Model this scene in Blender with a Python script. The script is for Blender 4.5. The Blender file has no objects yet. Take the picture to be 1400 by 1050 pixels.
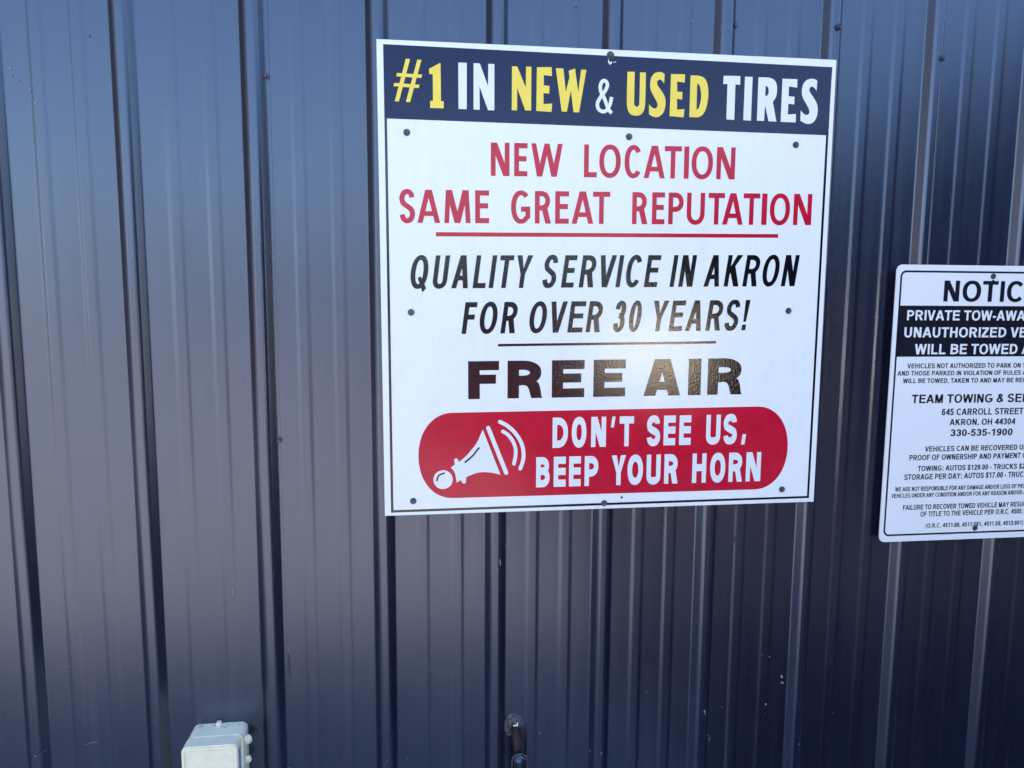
import bpy, bmesh, math, random
from mathutils import Vector, noise
from mathutils.geometry import tessellate_polygon

R = math.radians
scene = bpy.context.scene
COL = scene.collection

# ------------------------------------------------------------------ camera
cam_data = bpy.data.cameras.new("camera")
cam_data.sensor_fit = 'HORIZONTAL'
cam_data.sensor_width = 36.0
cam_data.lens = 36.0 * 999.6 / 1400.0
cam_data.clip_start = 0.02
cam_data.clip_end = 2000
cam = bpy.data.objects.new("camera", cam_data)
COL.objects.link(cam)
YAW, PITCH, ROLL = 0.12407, -0.11591, 0.00634
fwd = Vector((math.sin(YAW)*math.cos(PITCH), math.cos(YAW)*math.cos(PITCH), math.sin(PITCH)))
rgt = Vector((math.cos(YAW), -math.sin(YAW), 0))
upv = rgt.cross(fwd)
r2 = math.cos(ROLL)*rgt + math.sin(ROLL)*upv
u2 = -math.sin(ROLL)*rgt + math.cos(ROLL)*upv
from mathutils import Matrix
m = Matrix((r2, u2, -fwd)).transposed().to_4x4()
m.translation = Vector((0.53566, -1.47369, 1.5))
cam.matrix_world = m
scene.camera = cam

# ------------------------------------------------------------------ light
SUN_AZ = R(40)        # from +Y (behind the wall) towards +X
SUN_EL = R(60)
world = bpy.data.worlds.new("World")
scene.world = world
world.use_nodes = True
wn = world.node_tree
sky = wn.nodes.new('ShaderNodeTexSky')
sky.sky_type = 'NISHITA'
sky.sun_disc = False
sky.sun_elevation = SUN_EL
sky.sun_rotation = SUN_AZ
sky.air_density = 1.0
sky.dust_density = 0.5
sky.ozone_density = 1.6
bg = wn.nodes['Background']
bg.inputs['Strength'].default_value = 0.15
wn.links.new(sky.outputs['Color'], bg.inputs['Color'])
sd = bpy.data.lights.new("sun", 'SUN')
sd.energy = 4.6
sd.angle = R(0.5)
sd.color = (1.0, 0.91, 0.82)
sun = bpy.data.objects.new("sun", sd)
COL.objects.link(sun)
to_sun = Vector((math.sin(SUN_AZ)*math.cos(SUN_EL), math.cos(SUN_AZ)*math.cos(SUN_EL), math.sin(SUN_EL)))
sun.rotation_euler = to_sun.to_track_quat('Z', 'Y').to_euler()
scene.view_settings.view_transform = 'Standard'
scene.view_settings.look = 'None'
scene.view_settings.gamma = 1.0
scene.view_settings.exposure = 2.0
scene.cycles.use_denoising = True

random.seed(7)

# ------------------------------------------------------------------ materials
def new_mat(name):
    mt = bpy.data.materials.new(name)
    mt.use_nodes = True
    nt = mt.node_tree
    b = nt.nodes['Principled BSDF']
    return mt, nt, b

def N(nt, kind, **kw):
    n = nt.nodes.new(kind)
    for k, v in kw.items():
        if k in n.inputs: n.inputs[k].default_value = v
        else: setattr(n, k, v)
    return n

def coords(nt, scale=(1, 1, 1)):
    tc = N(nt, 'ShaderNodeTexCoord')
    mp = N(nt, 'ShaderNodeMapping')
    mp.inputs['Scale'].default_value = scale
    nt.links.new(tc.outputs['Object'], mp.inputs['Vector'])
    return mp.outputs['Vector']

def ramp(nt, src, stops):
    r = N(nt, 'ShaderNodeValToRGB')
    while len(r.color_ramp.elements) < len(stops): r.color_ramp.elements.new(0.5)
    for e, (p, c) in zip(r.color_ramp.elements, stops):
        e.position = p
        e.color = c if len(c) == 4 else (*c, 1)
    nt.links.new(src, r.inputs['Fac'])
    return r.outputs['Color']

def simple(name, col, rough=0.5, spec=0.5, bump=0.0, bscale=300, var=0.08, vscale=20, metallic=0.0, coat=0.0, bdist=0.001):
    """painted / printed surface: slight tone variation and a fine bump"""
    mt, nt, b = new_mat(name)
    v = coords(nt)
    nz = N(nt, 'ShaderNodeTexNoise', Scale=vscale, Detail=5.0)
    nt.links.new(v, nz.inputs['Vector'])
    c0 = tuple(max(0, x*(1-var)) for x in col)
    c1 = tuple(min(1, x*(1+var)) for x in col)
    nt.links.new(ramp(nt, nz.outputs['Fac'], [(0.3, c0), (0.7, c1)]), b.inputs['Base Color'])
    b.inputs['Roughness'].default_value = rough
    b.inputs['Specular IOR Level'].default_value = spec
    b.inputs['Metallic'].default_value = metallic
    b.inputs['Coat Weight'].default_value = coat
    b.inputs['Coat Roughness'].default_value = 0.08
    if bump:
        n2 = N(nt, 'ShaderNodeTexNoise', Scale=bscale, Detail=3.0)
        nt.links.new(v, n2.inputs['Vector'])
        bp = N(nt, 'ShaderNodeBump', Strength=bump, Distance=bdist)
        nt.links.new(n2.outputs['Fac'], bp.inputs['Height'])
        nt.links.new(bp.outputs['Normal'], b.inputs['Normal'])
        if coat: nt.links.new(bp.outputs['Normal'], b.inputs['Coat Normal'])
    return mt

def wall_material():
    mt, nt, b = new_mat('navy_painted_steel')
    # long vertical dirt / wash streaks
    v1 = coords(nt, (22, 22, 0.9))
    s1 = N(nt, 'ShaderNodeTexNoise', Scale=1.0, Detail=6.0, Roughness=0.6)
    nt.links.new(v1, s1.inputs['Vector'])
    v2 = coords(nt, (60, 60, 1.6))
    s2 = N(nt, 'ShaderNodeTexNoise', Scale=1.0, Detail=4.0)
    nt.links.new(v2, s2.inputs['Vector'])
    v3 = coords(nt, (1, 1, 1))
    s3 = N(nt, 'ShaderNodeTexNoise', Scale=3.0, Detail=8.0, Roughness=0.65)
    nt.links.new(v3, s3.inputs['Vector'])
    grain = N(nt, 'ShaderNodeTexNoise', Scale=900.0, Detail=2.0)
    nt.links.new(v3, grain.inputs['Vector'])
    mx = N(nt, 'ShaderNodeMath', operation='ADD'); nt.links.new(s1.outputs['Fac'], mx.inputs[0]); nt.links.new(s2.outputs['Fac'], mx.inputs[1])
    mx2 = N(nt, 'ShaderNodeMath', operation='ADD'); nt.links.new(mx.outputs[0], mx2.inputs[0]); nt.links.new(s3.outputs['Fac'], mx2.inputs[1])
    mx3 = N(nt, 'ShaderNodeMath', operation='MULTIPLY'); nt.links.new(mx2.outputs[0], mx3.inputs[0]); mx3.inputs[1].default_value = 0.3333
    c = ramp(nt, mx3.outputs[0], [(0.36, (0.0020, 0.0028, 0.0125)), (0.5, (0.0028, 0.0037, 0.0155)), (0.66, (0.0095, 0.0108, 0.0220))])
    # tiny pale specks: dust and chips
    sp = N(nt, 'ShaderNodeTexVoronoi', Scale=34.0); nt.links.new(v3, sp.inputs['Vector'])
    sn = N(nt, 'ShaderNodeTexNoise', Scale=5.0, Detail=2.0); nt.links.new(v3, sn.inputs['Vector'])
    thr = N(nt, 'ShaderNodeMapRange'); nt.links.new(sn.outputs['Fac'], thr.inputs['Value'])
    thr.inputs['From Min'].default_value = 0.52; thr.inputs['From Max'].default_value = 0.78
    thr.inputs['To Min'].default_value = 0.0; thr.inputs['To Max'].default_value = 0.055
    lt = N(nt, 'ShaderNodeMath', operation='LESS_THAN')
    nt.links.new(sp.outputs['Distance'], lt.inputs[0]); nt.links.new(thr.outputs['Result'], lt.inputs[1])
    mixc = N(nt, 'ShaderNodeMix', data_type='RGBA')
    lf = N(nt, 'ShaderNodeMath', operation='MULTIPLY'); nt.links.new(lt.outputs[0], lf.inputs[0]); lf.inputs[1].default_value = 0.55
    nt.links.new(lf.outputs[0], mixc.inputs[0])
    nt.links.new(c, mixc.inputs[6]); mixc.inputs[7].default_value = (0.16, 0.17, 0.19, 1)
    nt.links.new(mixc.outputs[2], b.inputs['Base Color'])
    rr = N(nt, 'ShaderNodeMapRange'); nt.links.new(mx3.outputs[0], rr.inputs['Value'])
    rr.inputs['From Min'].default_value = 0.3; rr.inputs['From Max'].default_value = 0.7
    rr.inputs['To Min'].default_value = 0.24; rr.inputs['To Max'].default_value = 0.34
    nt.links.new(rr.outputs['Result'], b.inputs['Roughness'])
    b.inputs['Specular IOR Level'].default_value = 0.5
    b.inputs['IOR'].default_value = 2.12
    b.inputs['Specular Tint'].default_value = (0.68, 0.77, 0.99, 1)
    # slow buckling of the sheet plus a fine orange peel
    v4 = coords(nt, (7, 7, 0.8))
    w1 = N(nt, 'ShaderNodeTexNoise', Scale=1.0, Detail=1.5); nt.links.new(v4, w1.inputs['Vector'])
    b1 = N(nt, 'ShaderNodeBump', Strength=0.5, Distance=0.004); nt.links.new(w1.outputs['Fac'], b1.inputs['Height'])
    b2 = N(nt, 'ShaderNodeBump', Strength=0.10, Distance=0.0005); nt.links.new(grain.outputs['Fac'], b2.inputs['Height'])
    nt.links.new(b1.outputs['Normal'], b2.inputs['Normal'])
    nt.links.new(b2.outputs['Normal'], b.inputs['Normal'])
    return mt

M = {}
M['wall'] = wall_material()
M['chip'] = simple('bare_scratch', (0.22, 0.23, 0.26), 0.5, var=0.3, vscale=200)
M['scuff'] = simple('pale_scuff', (0.028, 0.032, 0.05), 0.5, var=0.5, vscale=120)
M['white'] = simple('white_sign_face', (0.84, 0.84, 0.82), 0.22, 0.5, bump=0.05, bscale=60, var=0.012, vscale=6)
def face_material(name, c0, c1, rough):
    mt, nt, b = new_mat(name)
    v = coords(nt, (55, 55, 3.0))
    n1 = N(nt, 'ShaderNodeTexNoise', Scale=1.0, Detail=6.0, Roughness=0.65); nt.links.new(v, n1.inputs['Vector'])
    v2 = coords(nt)
    n2 = N(nt, 'ShaderNodeTexNoise', Scale=14.0, Detail=8.0, Roughness=0.7); nt.links.new(v2, n2.inputs['Vector'])
    ad = N(nt, 'ShaderNodeMath', operation='ADD'); nt.links.new(n1.outputs['Fac'], ad.inputs[0]); nt.links.new(n2.outputs['Fac'], ad.inputs[1])
    ml = N(nt, 'ShaderNodeMath', operation='MULTIPLY'); nt.links.new(ad.outputs[0], ml.inputs[0]); ml.inputs[1].default_value = 0.5
    nt.links.new(ramp(nt, ml.outputs[0], [(0.34, c0), (0.5, c1), (0.8, c1)]), b.inputs['Base Color'])
    rr = N(nt, 'ShaderNodeMapRange'); nt.links.new(n2.outputs['Fac'], rr.inputs['Value'])
    rr.inputs['To Min'].default_value = rough*.7; rr.inputs['To Max'].default_value = rough*1.5
    nt.links.new(rr.outputs['Result'], b.inputs['Roughness'])
    w1 = N(nt, 'ShaderNodeTexNoise', Scale=5.0, Detail=1.0); nt.links.new(v2, w1.inputs['Vector'])
    b1 = N(nt, 'ShaderNodeBump', Strength=0.5, Distance=0.004); nt.links.new(w1.outputs['Fac'], b1.inputs['Height'])
    nt.links.new(b1.outputs['Normal'], b.inputs['Normal'])
    return mt
M['white'] = face_material('white_sign_face', (0.80, 0.80, 0.785), (0.85, 0.845, 0.83), 0.22)
M['tow'] = face_material('tow_sign_face', (0.75, 0.735, 0.75), (0.82, 0.805, 0.82), 0.3)
M['black'] = simple('black_vinyl', (0.005, 0.005, 0.007), 0.08, 0.6, bump=0.5, bscale=260, var=0.2, bdist=0.00052)
M['navy'] = simple('navy_vinyl', (0.006, 0.010, 0.050), 0.10, 0.34, bump=0.05, bscale=90, var=0.1, vscale=4, bdist=0.0006)
M['red'] = simple('red_vinyl', (0.54, 0.007, 0.032), 0.17, 0.38, bump=0.06, bscale=160, var=0.10, vscale=30, bdist=0.0006)
M['yellow'] = simple('yellow_vinyl', (0.92, 0.68, 0.06), 0.2, 0.5, bump=0.04, bscale=120, var=0.04)
M['lwhite'] = simple('white_vinyl', (0.80, 0.80, 0.80), 0.2, 0.5, bump=0.03, bscale=120, var=0.02)
M['screw'] = simple('dark_screw_paint', (0.045, 0.048, 0.058), 0.34, 0.7, var=0.5, vscale=300, bump=0.2, bscale=500)
M['wscrew'] = simple('navy_screw_paint', (0.03, 0.038, 0.07), 0.28, 0.7, var=0.4, vscale=300)
M['hole'] = simple('black_hole', (0.004, 0.004, 0.004), 0.9, 0.1)
M['tow'] = simple('tow_sign_face', (0.82, 0.81, 0.82), 0.3, 0.5, bump=0.04, bscale=50, var=0.012, vscale=8)
M['print'] = simple('tow_sign_ink', (0.007, 0.008, 0.016), 0.28, 0.5, var=0.2)
M['alu'] = simple('sign_edge', (0.6, 0.61, 0.62), 0.4, 0.5, var=0.1)
M['plastic'] = simple('white_plastic', (0.94, 0.85, 0.63), 0.42, 0.45, bump=0.08, bscale=260, var=0.05, vscale=60)
M['grime'] = simple('dark_grime', (0.06, 0.06, 0.065), 0.8, 0.2, var=0.5, vscale=400)
M['label'] = simple('blue_label', (0.22, 0.30, 0.62), 0.4, var=0.35, vscale=160)
M['caulk'] = simple('grey_caulk', (0.075, 0.075, 0.083), 0.6, 0.5, bump=1.0, bscale=160, var=0.9, vscale=150, bdist=0.004)
M['rust'] = simple('rusty_pipe', (0.018, 0.009, 0.007), 0.6, 0.4, bump=0.6, bscale=220, var=0.75, vscale=90, bdist=0.002)
M['lip'] = simple('worn_grey_lip', (0.06, 0.056, 0.058), 0.5, 0.5, bump=.5, bscale=200, var=.5, vscale=90)
M['fitting'] = simple('dark_metal_fitting', (0.05, 0.06, 0.09), 0.22, 0.6, var=0.5, vscale=80, metallic=0.8, bump=0.2, bscale=150)

# ------------------------------------------------------------------ object helpers
def link(name, me, mats, parent=None):
    o = bpy.data.objects.new(name, me)
    COL.objects.link(o)
    for mm in (mats if isinstance(mats, (list, tuple)) else [mats]): me.materials.append(mm)
    if parent: o.parent = parent
    return o

def from_bm(name, bm, mats, parent=None, smooth=False):
    me = bpy.data.meshes.new(name)
    bm.normal_update()
    bm.to_mesh(me); bm.free()
    if smooth:
        for p in me.polygons: p.use_smooth = True
    return link(name, me, mats, parent)

def thing(name, label, cat, loc=(0, 0, 0), group=None):
    o = bpy.data.objects.new(name, None)
    o.empty_display_size = 0.1
    COL.objects.link(o)
    o.location = loc
    o['label'] = label; o['category'] = cat
    if group: o['group'] = group
    return o

def box_bm(bm, x0, x1, y0, y1, z0, z1, bevel=0.0, seg=3, mat=0):
    r = bmesh.ops.create_cube(bm, size=1)
    for v in r['verts']:
        v.co = Vector(((x0+x1)/2 + v.co.x*(x1-x0), (y0+y1)/2 + v.co.y*(y1-y0), (z0+z1)/2 + v.co.z*(z1-z0)))
    fs = list({f for v in r['verts'] for f in v.link_faces})
    for f in fs: f.material_index = mat
    if bevel:
        es = list({e for v in r['verts'] for e in v.link_edges})
        bmesh.ops.bevel(bm, geom=es, offset=bevel, segments=seg, affect='EDGES', profile=0.5)

def prism(bm, pts, y0, y1, mat=0, bevel=0.0):
    """outline in x,z extruded from y0 to y1 (y0 < y1; front is y0)"""
    a = [bm.verts.new((x, y0, z)) for x, z in pts]
    b = [bm.verts.new((x, y1, z)) for x, z in pts]
    n = len(pts)
    fs = [bm.faces.new(a), bm.faces.new(b[::-1])]
    for i in range(n): fs.append(bm.faces.new((a[i], b[i], b[(i+1) % n], a[(i+1) % n])))
    for f in fs: f.material_index = mat
    bmesh.ops.recalc_face_normals(bm, faces=fs)
    if bevel:
        bmesh.ops.bevel(bm, geom=fs[0].edges[:], offset=bevel, segments=2, affect='EDGES')

def rrect(x0, x1, z0, z1, r, seg=8, rz=None):
    rz = rz or r
    out = []
    for cx, cz, a in ((x1-r, z1-rz, 0), (x0+r, z1-rz, 90), (x0+r, z0+rz, 180), (x1-r, z0+rz, 270)):
        for i in range(seg+1):
            t = R(a + 90*i/seg)
            out.append((cx+r*math.cos(t), cz+rz*math.sin(t)))
    return out

class Sheet:
    """thin printed shapes lying on a sign: coordinates in mm, u right, v up"""
    def __init__(self, y): self.y = y; self.v = []; self.f = []; self.mi = []; self.lev = 0
    def add(self, loops, mat=0, lift=None):
        lv = self.lev if lift is None else lift
        self.lev = (self.lev + 1) % 30
        y = self.y - lv*0.00001
        polys = [[Vector((a, b, 0)) for a, b in l] for l in loops]
        flat = [p for l in polys for p in l]
        base = len(self.v)
        self.v += [(p.x/1000, y, p.y/1000) for p in flat]
        for t in tessellate_polygon(polys):
            a, b, c = (flat[i] for i in t)
            cr = (b.x-a.x)*(c.y-a.y) - (b.y-a.y)*(c.x-a.x)
            if abs(cr) < 1e-9: continue
            t = tuple(t) if cr > 0 else tuple(t)[::-1]
            self.f.append(tuple(base+i for i in t)); self.mi.append(mat)
    def build(self, name, mats, parent):
        me = bpy.data.meshes.new(name)
        me.from_pydata(self.v, [], self.f)
        for p, k in zip(me.polygons, self.mi): p.material_index = k
        me.update()
        return link(name, me, mats, parent)

# ------------------------------------------------------------------ lettering: parametric capitals drawn by outline
def sarc(cx, cy, rx, ry, t0, t1, n=20, e=2.25):
    out = []
    for i in range(n+1):
        t = R(t0 + (t1-t0)*i/n)
        c, s = math.cos(t), math.sin(t)
        out.append((cx + rx*math.copysign(abs(c)**(2/e), c), cy + ry*math.copysign(abs(s)**(2/e), s)))
    return out

def pen(pts, sv, sh, closed=False):
    """stroke a centre line with an elliptical pen sv wide, sh tall"""
    L, Rr = [], []
    n = len(pts)
    for i, p in enumerate(pts):
        a = pts[max(0, i-1)]; b = pts[min(n-1, i+1)]
        dx, dy = b[0]-a[0], b[1]-a[1]
        l = math.hypot(dx, dy) or 1
        nx, ny = -dy/l, dx/l
        q = math.hypot(nx*sv, ny*sh)/2
        k = q
        L.append((p[0]+nx*k, p[1]+ny*k)); Rr.append((p[0]-nx*k, p[1]-ny*k))
    return L + Rr[::-1]

def pen_pieces(pts, sv, sh, k=5):
    """the same stroke as short overlapping pieces, for paths that cross or turn tightly"""
    full = pts
    out = []
    for i in range(0, len(full)-1, k):
        seg = full[i:i+k+1]
        n = len(seg)
        L, Rr = [], []
        for j in range(n):
            g = i+j
            a = full[max(0, g-1)]; b = full[min(len(full)-1, g+1)]
            dx, dy = b[0]-a[0], b[1]-a[1]
            l = math.hypot(dx, dy) or 1
            nx, ny = -dy/l, dx/l
            q = math.hypot(nx*sv, ny*sh)/2
            L.append((full[g][0]+nx*q, full[g][1]+ny*q)); Rr.append((full[g][0]-nx*q, full[g][1]-ny*q))
        out.append([L + Rr[::-1]])
    return out

def catmull(P, n=7):
    out = []
    for i in range(len(P)-1):
        p0 = P[max(0, i-1)]; p1 = P[i]; p2 = P[i+1]; p3 = P[min(len(P)-1, i+2)]
        for j in range(n):
            t = j/n
            out.append(tuple(0.5*((2*b) + (-a+c)*t + (2*a-5*b+4*c-d)*t*t + (-a+3*b-3*c+d)*t**3) for a, b, c, d in zip(p0, p1, p2, p3)))
    out.append(P[-1])
    return out

def rect(x0, y0, x1, y1): return [(x0, y0), (x1, y0), (x1, y1), (x0, y1)]
def bowl(w, y0, y1, a, b, k=0.42, e=2.3, x0=0.0):
    """closed half bowl from the stem: outer loop and counter"""
    cx = x0 + (w-x0)*k; cy = (y0+y1)/2
    o = [(x0, y0)] + sarc(cx, cy, w-cx, (y1-y0)/2, -90, 90, 18, e) + [(x0, y1)]
    i = [(x0+a, y0+b)] + sarc(cx, cy, w-cx-a, (y1-y0)/2-b, -90, 90, 18, e) + [(x0+a, y1-b)]
    return [o, i]

def glyph(ch, w, h, a, b, st):
    """list of shapes (each a list of loops) of a capital w x h; a = stem, b = bar; st = style options"""
    e = st.get('e', 2.25); ov = st.get('ov', 0.012)*h
    ar = a*st.get('round', 1.04)           # round stems
    br = b*st.get('roundh', 0.94)
    d = a*st.get('diag', 1.08)             # diagonal strokes, measured horizontally
    if ch == 'I': return [[rect(0, 0, w, h)]]
    if ch == 'L': return [[[(0, 0), (w, 0), (w, b), (a, b), (a, h), (0, h)]]]
    if ch == 'T':
        c = w/2
        return [[[(0, h-b), (c-a/2, h-b), (c-a/2, 0), (c+a/2, 0), (c+a/2, h-b), (w, h-b), (w, h), (0, h)]]]
    if ch in 'EF':
        mid = h*st.get('emid', 0.53); mw = w*st.get('earm', 0.94)
        top = [(a, mid-b/2), (mw, mid-b/2), (mw, mid+b/2), (a, mid+b/2), (a, h-b), (w, h-b), (w, h), (0, h)]
        if ch == 'F': return [[[(0, 0), (a, 0)] + top]]
        return [[[(0, 0), (w, 0), (w, b), (a, b)] + top]]
    if ch == 'H':
        m = h*0.52
        return [[[(0, 0), (a, 0), (a, m-b/2), (w-a, m-b/2), (w-a, 0), (w, 0), (w, h), (w-a, h), (w-a, m+b/2), (a, m+b/2), (a, h), (0, h)]]]
    if ch == 'N':
        dw = d*st.get('ndiag', 1.15)
        s = h/(w-dw)
        return [[[(0, 0), (a, 0), (a, h-a*s), (w-dw, 0), (w, 0), (w, h), (w-a, h), (w-a, a*s), (dw, h), (0, h)]]]
    if ch in 'AV':
        t = d*st.get('apex', 1.1)
        k = ((w-t)/2)/h
        xl = lambda y: d + y*k
        ya = (w/2-d)/k
        if ch == 'V':
            return [[[(x, h-y) for x, y in [(0, 0), ((w-t)/2, h), ((w+t)/2, h), (w, 0), (w-d, 0), (w/2, ya), (d, 0)]][::-1]]]
        c0 = h*st.get('abar', 0.2); c1 = c0 + b*0.92
        return [[[(0, 0), (d, 0), (xl(c0), c0), (w-xl(c0), c0), (w-d, 0), (w, 0), ((w+t)/2, h), ((w-t)/2, h)],
                 [(xl(c1), c1), (w-xl(c1), c1), (w/2, ya)]]]
    if ch == 'W':
        dd = d*0.95; t = dd*1.1; q = w/4
        sh = []
        def para(xb, xt): return [(xb, 0), (xb+t, 0), (xt+dd, h), (xt, h)]
        bl = q + 0.02*w - t/2; brr = w - q - 0.02*w - t/2
        return [[para(bl, 0)], [para(bl, w/2-dd/2)], [para(brr, w/2-dd/2)], [para(brr, w-dd)]]
    if ch == 'M':
        spl = st.get('msplay', 0.0)*w
        dd = d*1.1
        c = w/2
        return [[[(0, 0), (a, 0), (a+spl*.8, h), (spl, h)]], [[(w-a, 0), (w, 0), (w-spl, h), (w-a-spl*.8, h)]],
                [[(c-dd*.5, 0), (c+dd*.5, 0), (spl+dd*1.05, h), (spl, h)]], [[(c-dd*.5, 0), (c+dd*.5, 0), (w-spl, h), (w-spl-dd*1.05, h)]]]
    if ch == 'K':
        return [[rect(0, 0, a, h)], [[(a*0.6, h*0.30), (a*0.6, h*0.30+a*1.55), (w-d*1.25, h), (w, h)]],
                [[(w-d*1.15, 0), (w+a*0.06, 0), (a*1.6+w*0.12, h*0.66), (a*0.9+w*0.05, h*0.46)]]]
    if ch == 'X':
        return [[[(0, 0), (d*1.1, 0), (w, h), (w-d*1.1, h)]], [[(w-d*1.1, 0), (w, 0), (d*1.1, h), (0, h)]]]
    if ch == 'Y':
        y = h*0.42; c = w/2
        return [[[(c-a/2, 0), (c+a/2, 0), (c+a/2, y), (w, h), (w-d*1.08, h), (c, y+a*0.62*h/w), (d*1.08, h), (0, h), (c-a/2, y)]]]
    if ch == 'Z':
        return [[[(0, 0), (w, 0), (w, b), (d*1.25, b), (w, h-b), (w, h), (0, h), (0, h-b), (w-d*1.25, h-b), (0, b)]]]
    if ch in 'OQ0':
        o = [sarc(w/2, h/2, w/2, h/2+ov, 0, 360, 48, e)[:-1], sarc(w/2, h/2, w/2-ar, h/2+ov-br, 0, 360, 48, e)[:-1]]
        if ch == 'Q':
            return [o, [[(w*0.44, h*0.32), (w*0.53, h*0.22), (w*0.98, -h*0.12), (w*1.03, h*0.0), (w*0.62, h*0.33), (w*0.52, h*0.385)][0:1] +
                        [(w*0.82, -h*0.12), (w*1.0, h*0.01), (w*0.60, h*0.37)]]]
        return [o]
    if ch == 'C':
        t0 = st.get('ct', 44)
        return [[pen(sarc(w/2+w*0.03, h/2, w/2+w*0.03-ar/2, h/2+ov-br/2, t0, 360-t0, 40, e), ar, br)]]
    if ch == 'G':
        p = pen(sarc(w/2+w*0.02, h/2, w/2+w*0.02-ar/2, h/2+ov-br/2, 46, 318, 40, e), ar, br)
        g = h*0.52
        return [[p], [[(w*0.52, g-b), (w-a, g-b), (w-a, h*0.10), (w, h*0.16), (w, g), (w*0.52, g)]]]
    if ch == 'S' or ch == '$':
        x0, x1, y0, y1 = ar/2, w-ar/2, br/2-ov, h-br/2+ov
        P = [(0.96, .80), (.90, .90), (.74, .98), (.5, 1.0), (.22, .965), (.03, .84), (.0, .74), (.10, .615), (.34, .54), (.64, .465), (.90, .38), (1.0, .26), (.96, .15), (.78, .035), (.5, 0), (.24, .025), (.07, .11), (.0, .215)]
        P = [(x0+u*(x1-x0), y0+v*(y1-y0)) for u, v in P]
        s = pen_pieces(catmull(P), ar, br*1.04, 4)
        if ch == '$': s.append([rect(w/2-a*0.2, -h*0.12, w/2+a*0.2, h*1.12)])
        return s
    if ch == 'U':
        ry = min(h*0.42, w*0.62)
        o = [(0, h)] + sarc(w/2, ry-ov, w/2, ry, 180, 360, 26, e) + [(w, h), (w-a, h)] + sarc(w/2, ry-ov, w/2-a, ry-br, 360, 180, 26, e) + [(a, h)]
        return [[o]]
    if ch == 'J':
        ry = min(h*0.35, w*0.6)
        o = sarc(w/2, ry-ov, w/2, ry, 180, 360, 26, e) + [(w, h), (w-a, h)] + sarc(w/2, ry-ov, w/2-a, ry-br, 360, 180, 26, e)
        return [[o]]
    if ch == 'D': return [bowl(w, 0, h, a, b*st.get('dbar', 1.0), 0.36, e)]
    if ch == 'P': return [bowl(w, h*0.5-b*0.5-h*st.get('pdrop', 0.03), h, a, b, 0.42, e), [rect(0, 0, a, h*0.5-b*0.5)]]
    if ch == 'B': return [bowl(w*0.95, h*0.54-b*0.5, h, a, b, 0.45, e), bowl(w, 0, h*0.54+b*0.46, a, b, 0.43, e)]
    if ch == 'R':
        y = h*0.48 - b*0.5
        s = [bowl(w*st.get('rbowl', 0.96), y, h, a, b, 0.42, e), [rect(0, 0, a, h*0.5)]]
        if st.get('hleg'):                # leg that curves down from the bowl
            lg = [(.18, .42), (.326, .337), (.45, .352), (.55, .325), (.605, .245), (.64, .12), (.672, 0.0), (1.0, 0.0), (.965, .05), (.95, .163), (.925, .29), (.88, .40), (.80, .47), (.6, .50)]
            s.append([[(u*w, v*h) for u, v in lg]])
        else:
            lx = w*st.get('legx', 0.42)
            s.append([[(w-d*1.12, 0), (w, 0), (lx+d*1.0, y+b*0.6), (lx-d*0.12, y+b*0.6)]])
        return s
    if ch == '1':
        return [[[(w*0.62-a*.5, 0), (w*0.62+a*.5, 0), (w*0.62+a*.5, h), (w*0.62-a*.3, h), (w*0.08, h*0.82), (w*0.08, h*0.68), (w*0.62-a*.5, h*0.76)]]]
    sx = lambda u: ar/2 + u*(w-ar)
    sy = lambda v: br/2 - ov + v*(h-br+2*ov)
    cv = lambda P: pen_pieces(catmull([(sx(u), sy(v)) for u, v in P]), ar, br)
    if ch == '2': return cv([(.02, .74), (.12, .93), (.46, 1.0), (.85, .92), (.97, .74), (.86, .54), (.45, .26), (.06, .04)]) + [[rect(0, 0, w, b)]]
    if ch == '3': return cv([(.02, .77), (.12, .93), (.46, 1.0), (.82, .93), (.93, .75), (.80, .57), (.36, .53)]) + cv([(.36, .53), (.82, .47), (1.0, .27), (.86, .07), (.46, 0.0), (.12, .07), (.0, .25)])
    if ch == '4': return [[rect(w*0.62, 0, w*0.62+a, h)], [rect(0, h*0.2, w, h*0.2+b)], [[(0, h*0.2+b*.2), (a*1.05, h*0.2+b*.6), (w*0.62+a*.5, h*0.82), (w*0.62+a*.5, h), (w*0.6, h), (0, h*.2+b)]]]
    if ch == '5': return [[rect(w*0.14, h-b, w*0.94, h)], [[(w*0.14, h), (w*0.14+a*.8, h), (a*.9, h*.46), (0, h*.46)]]] + cv([(.06, .54), (.3, .63), (.62, .62), (.95, .44), (.98, .24), (.8, .04), (.44, 0.0), (.12, .06), (.0, .23)])
    if ch == '6' or ch == '9':
        s = [[sarc(w/2, h*.32, w/2, h*.32+ov, 0, 360, 36, e)[:-1], sarc(w/2, h*.32, w/2-ar, h*.32+ov-br, 0, 360, 36, e)[:-1]]] + cv([(.97, .80), (.82, .96), (.5, 1.0), (.18, .9), (.02, .6), (0, .3)])
        if ch == '9': s = [[[(w-x, h-y) for x, y in l] for l in q] for q in s]
        return s
    if ch == '7': return [[[(0, h-b), (0, h), (w, h), (w, h-b*.8), (w*.62, h*.5), (w*.45, 0), (w*.45-a, 0), (w*.58-a*.8, h*.5), (w-a*1.2, h-b)]]]
    if ch == '8':
        q = lambda cy, rx, ry: [sarc(w/2, cy, rx, ry, 0, 360, 36, e)[:-1], sarc(w/2, cy, rx-ar, ry-br, 0, 360, 36, e)[:-1]]
        return [q(h*.735, w*.46, h*.265+ov), q(h*.28, w*.5, h*.28+ov)]
    if ch == '&': return cv([(1.0, .02), (.76, .26), (.36, .68), (.26, .84), (.36, .97), (.52, 1.0), (.70, .93), (.72, .79), (.58, .66), (.22, .48), (.02, .28), (.1, .07), (.36, 0), (.62, .08), (.82, .3), (.88, .46)])
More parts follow.
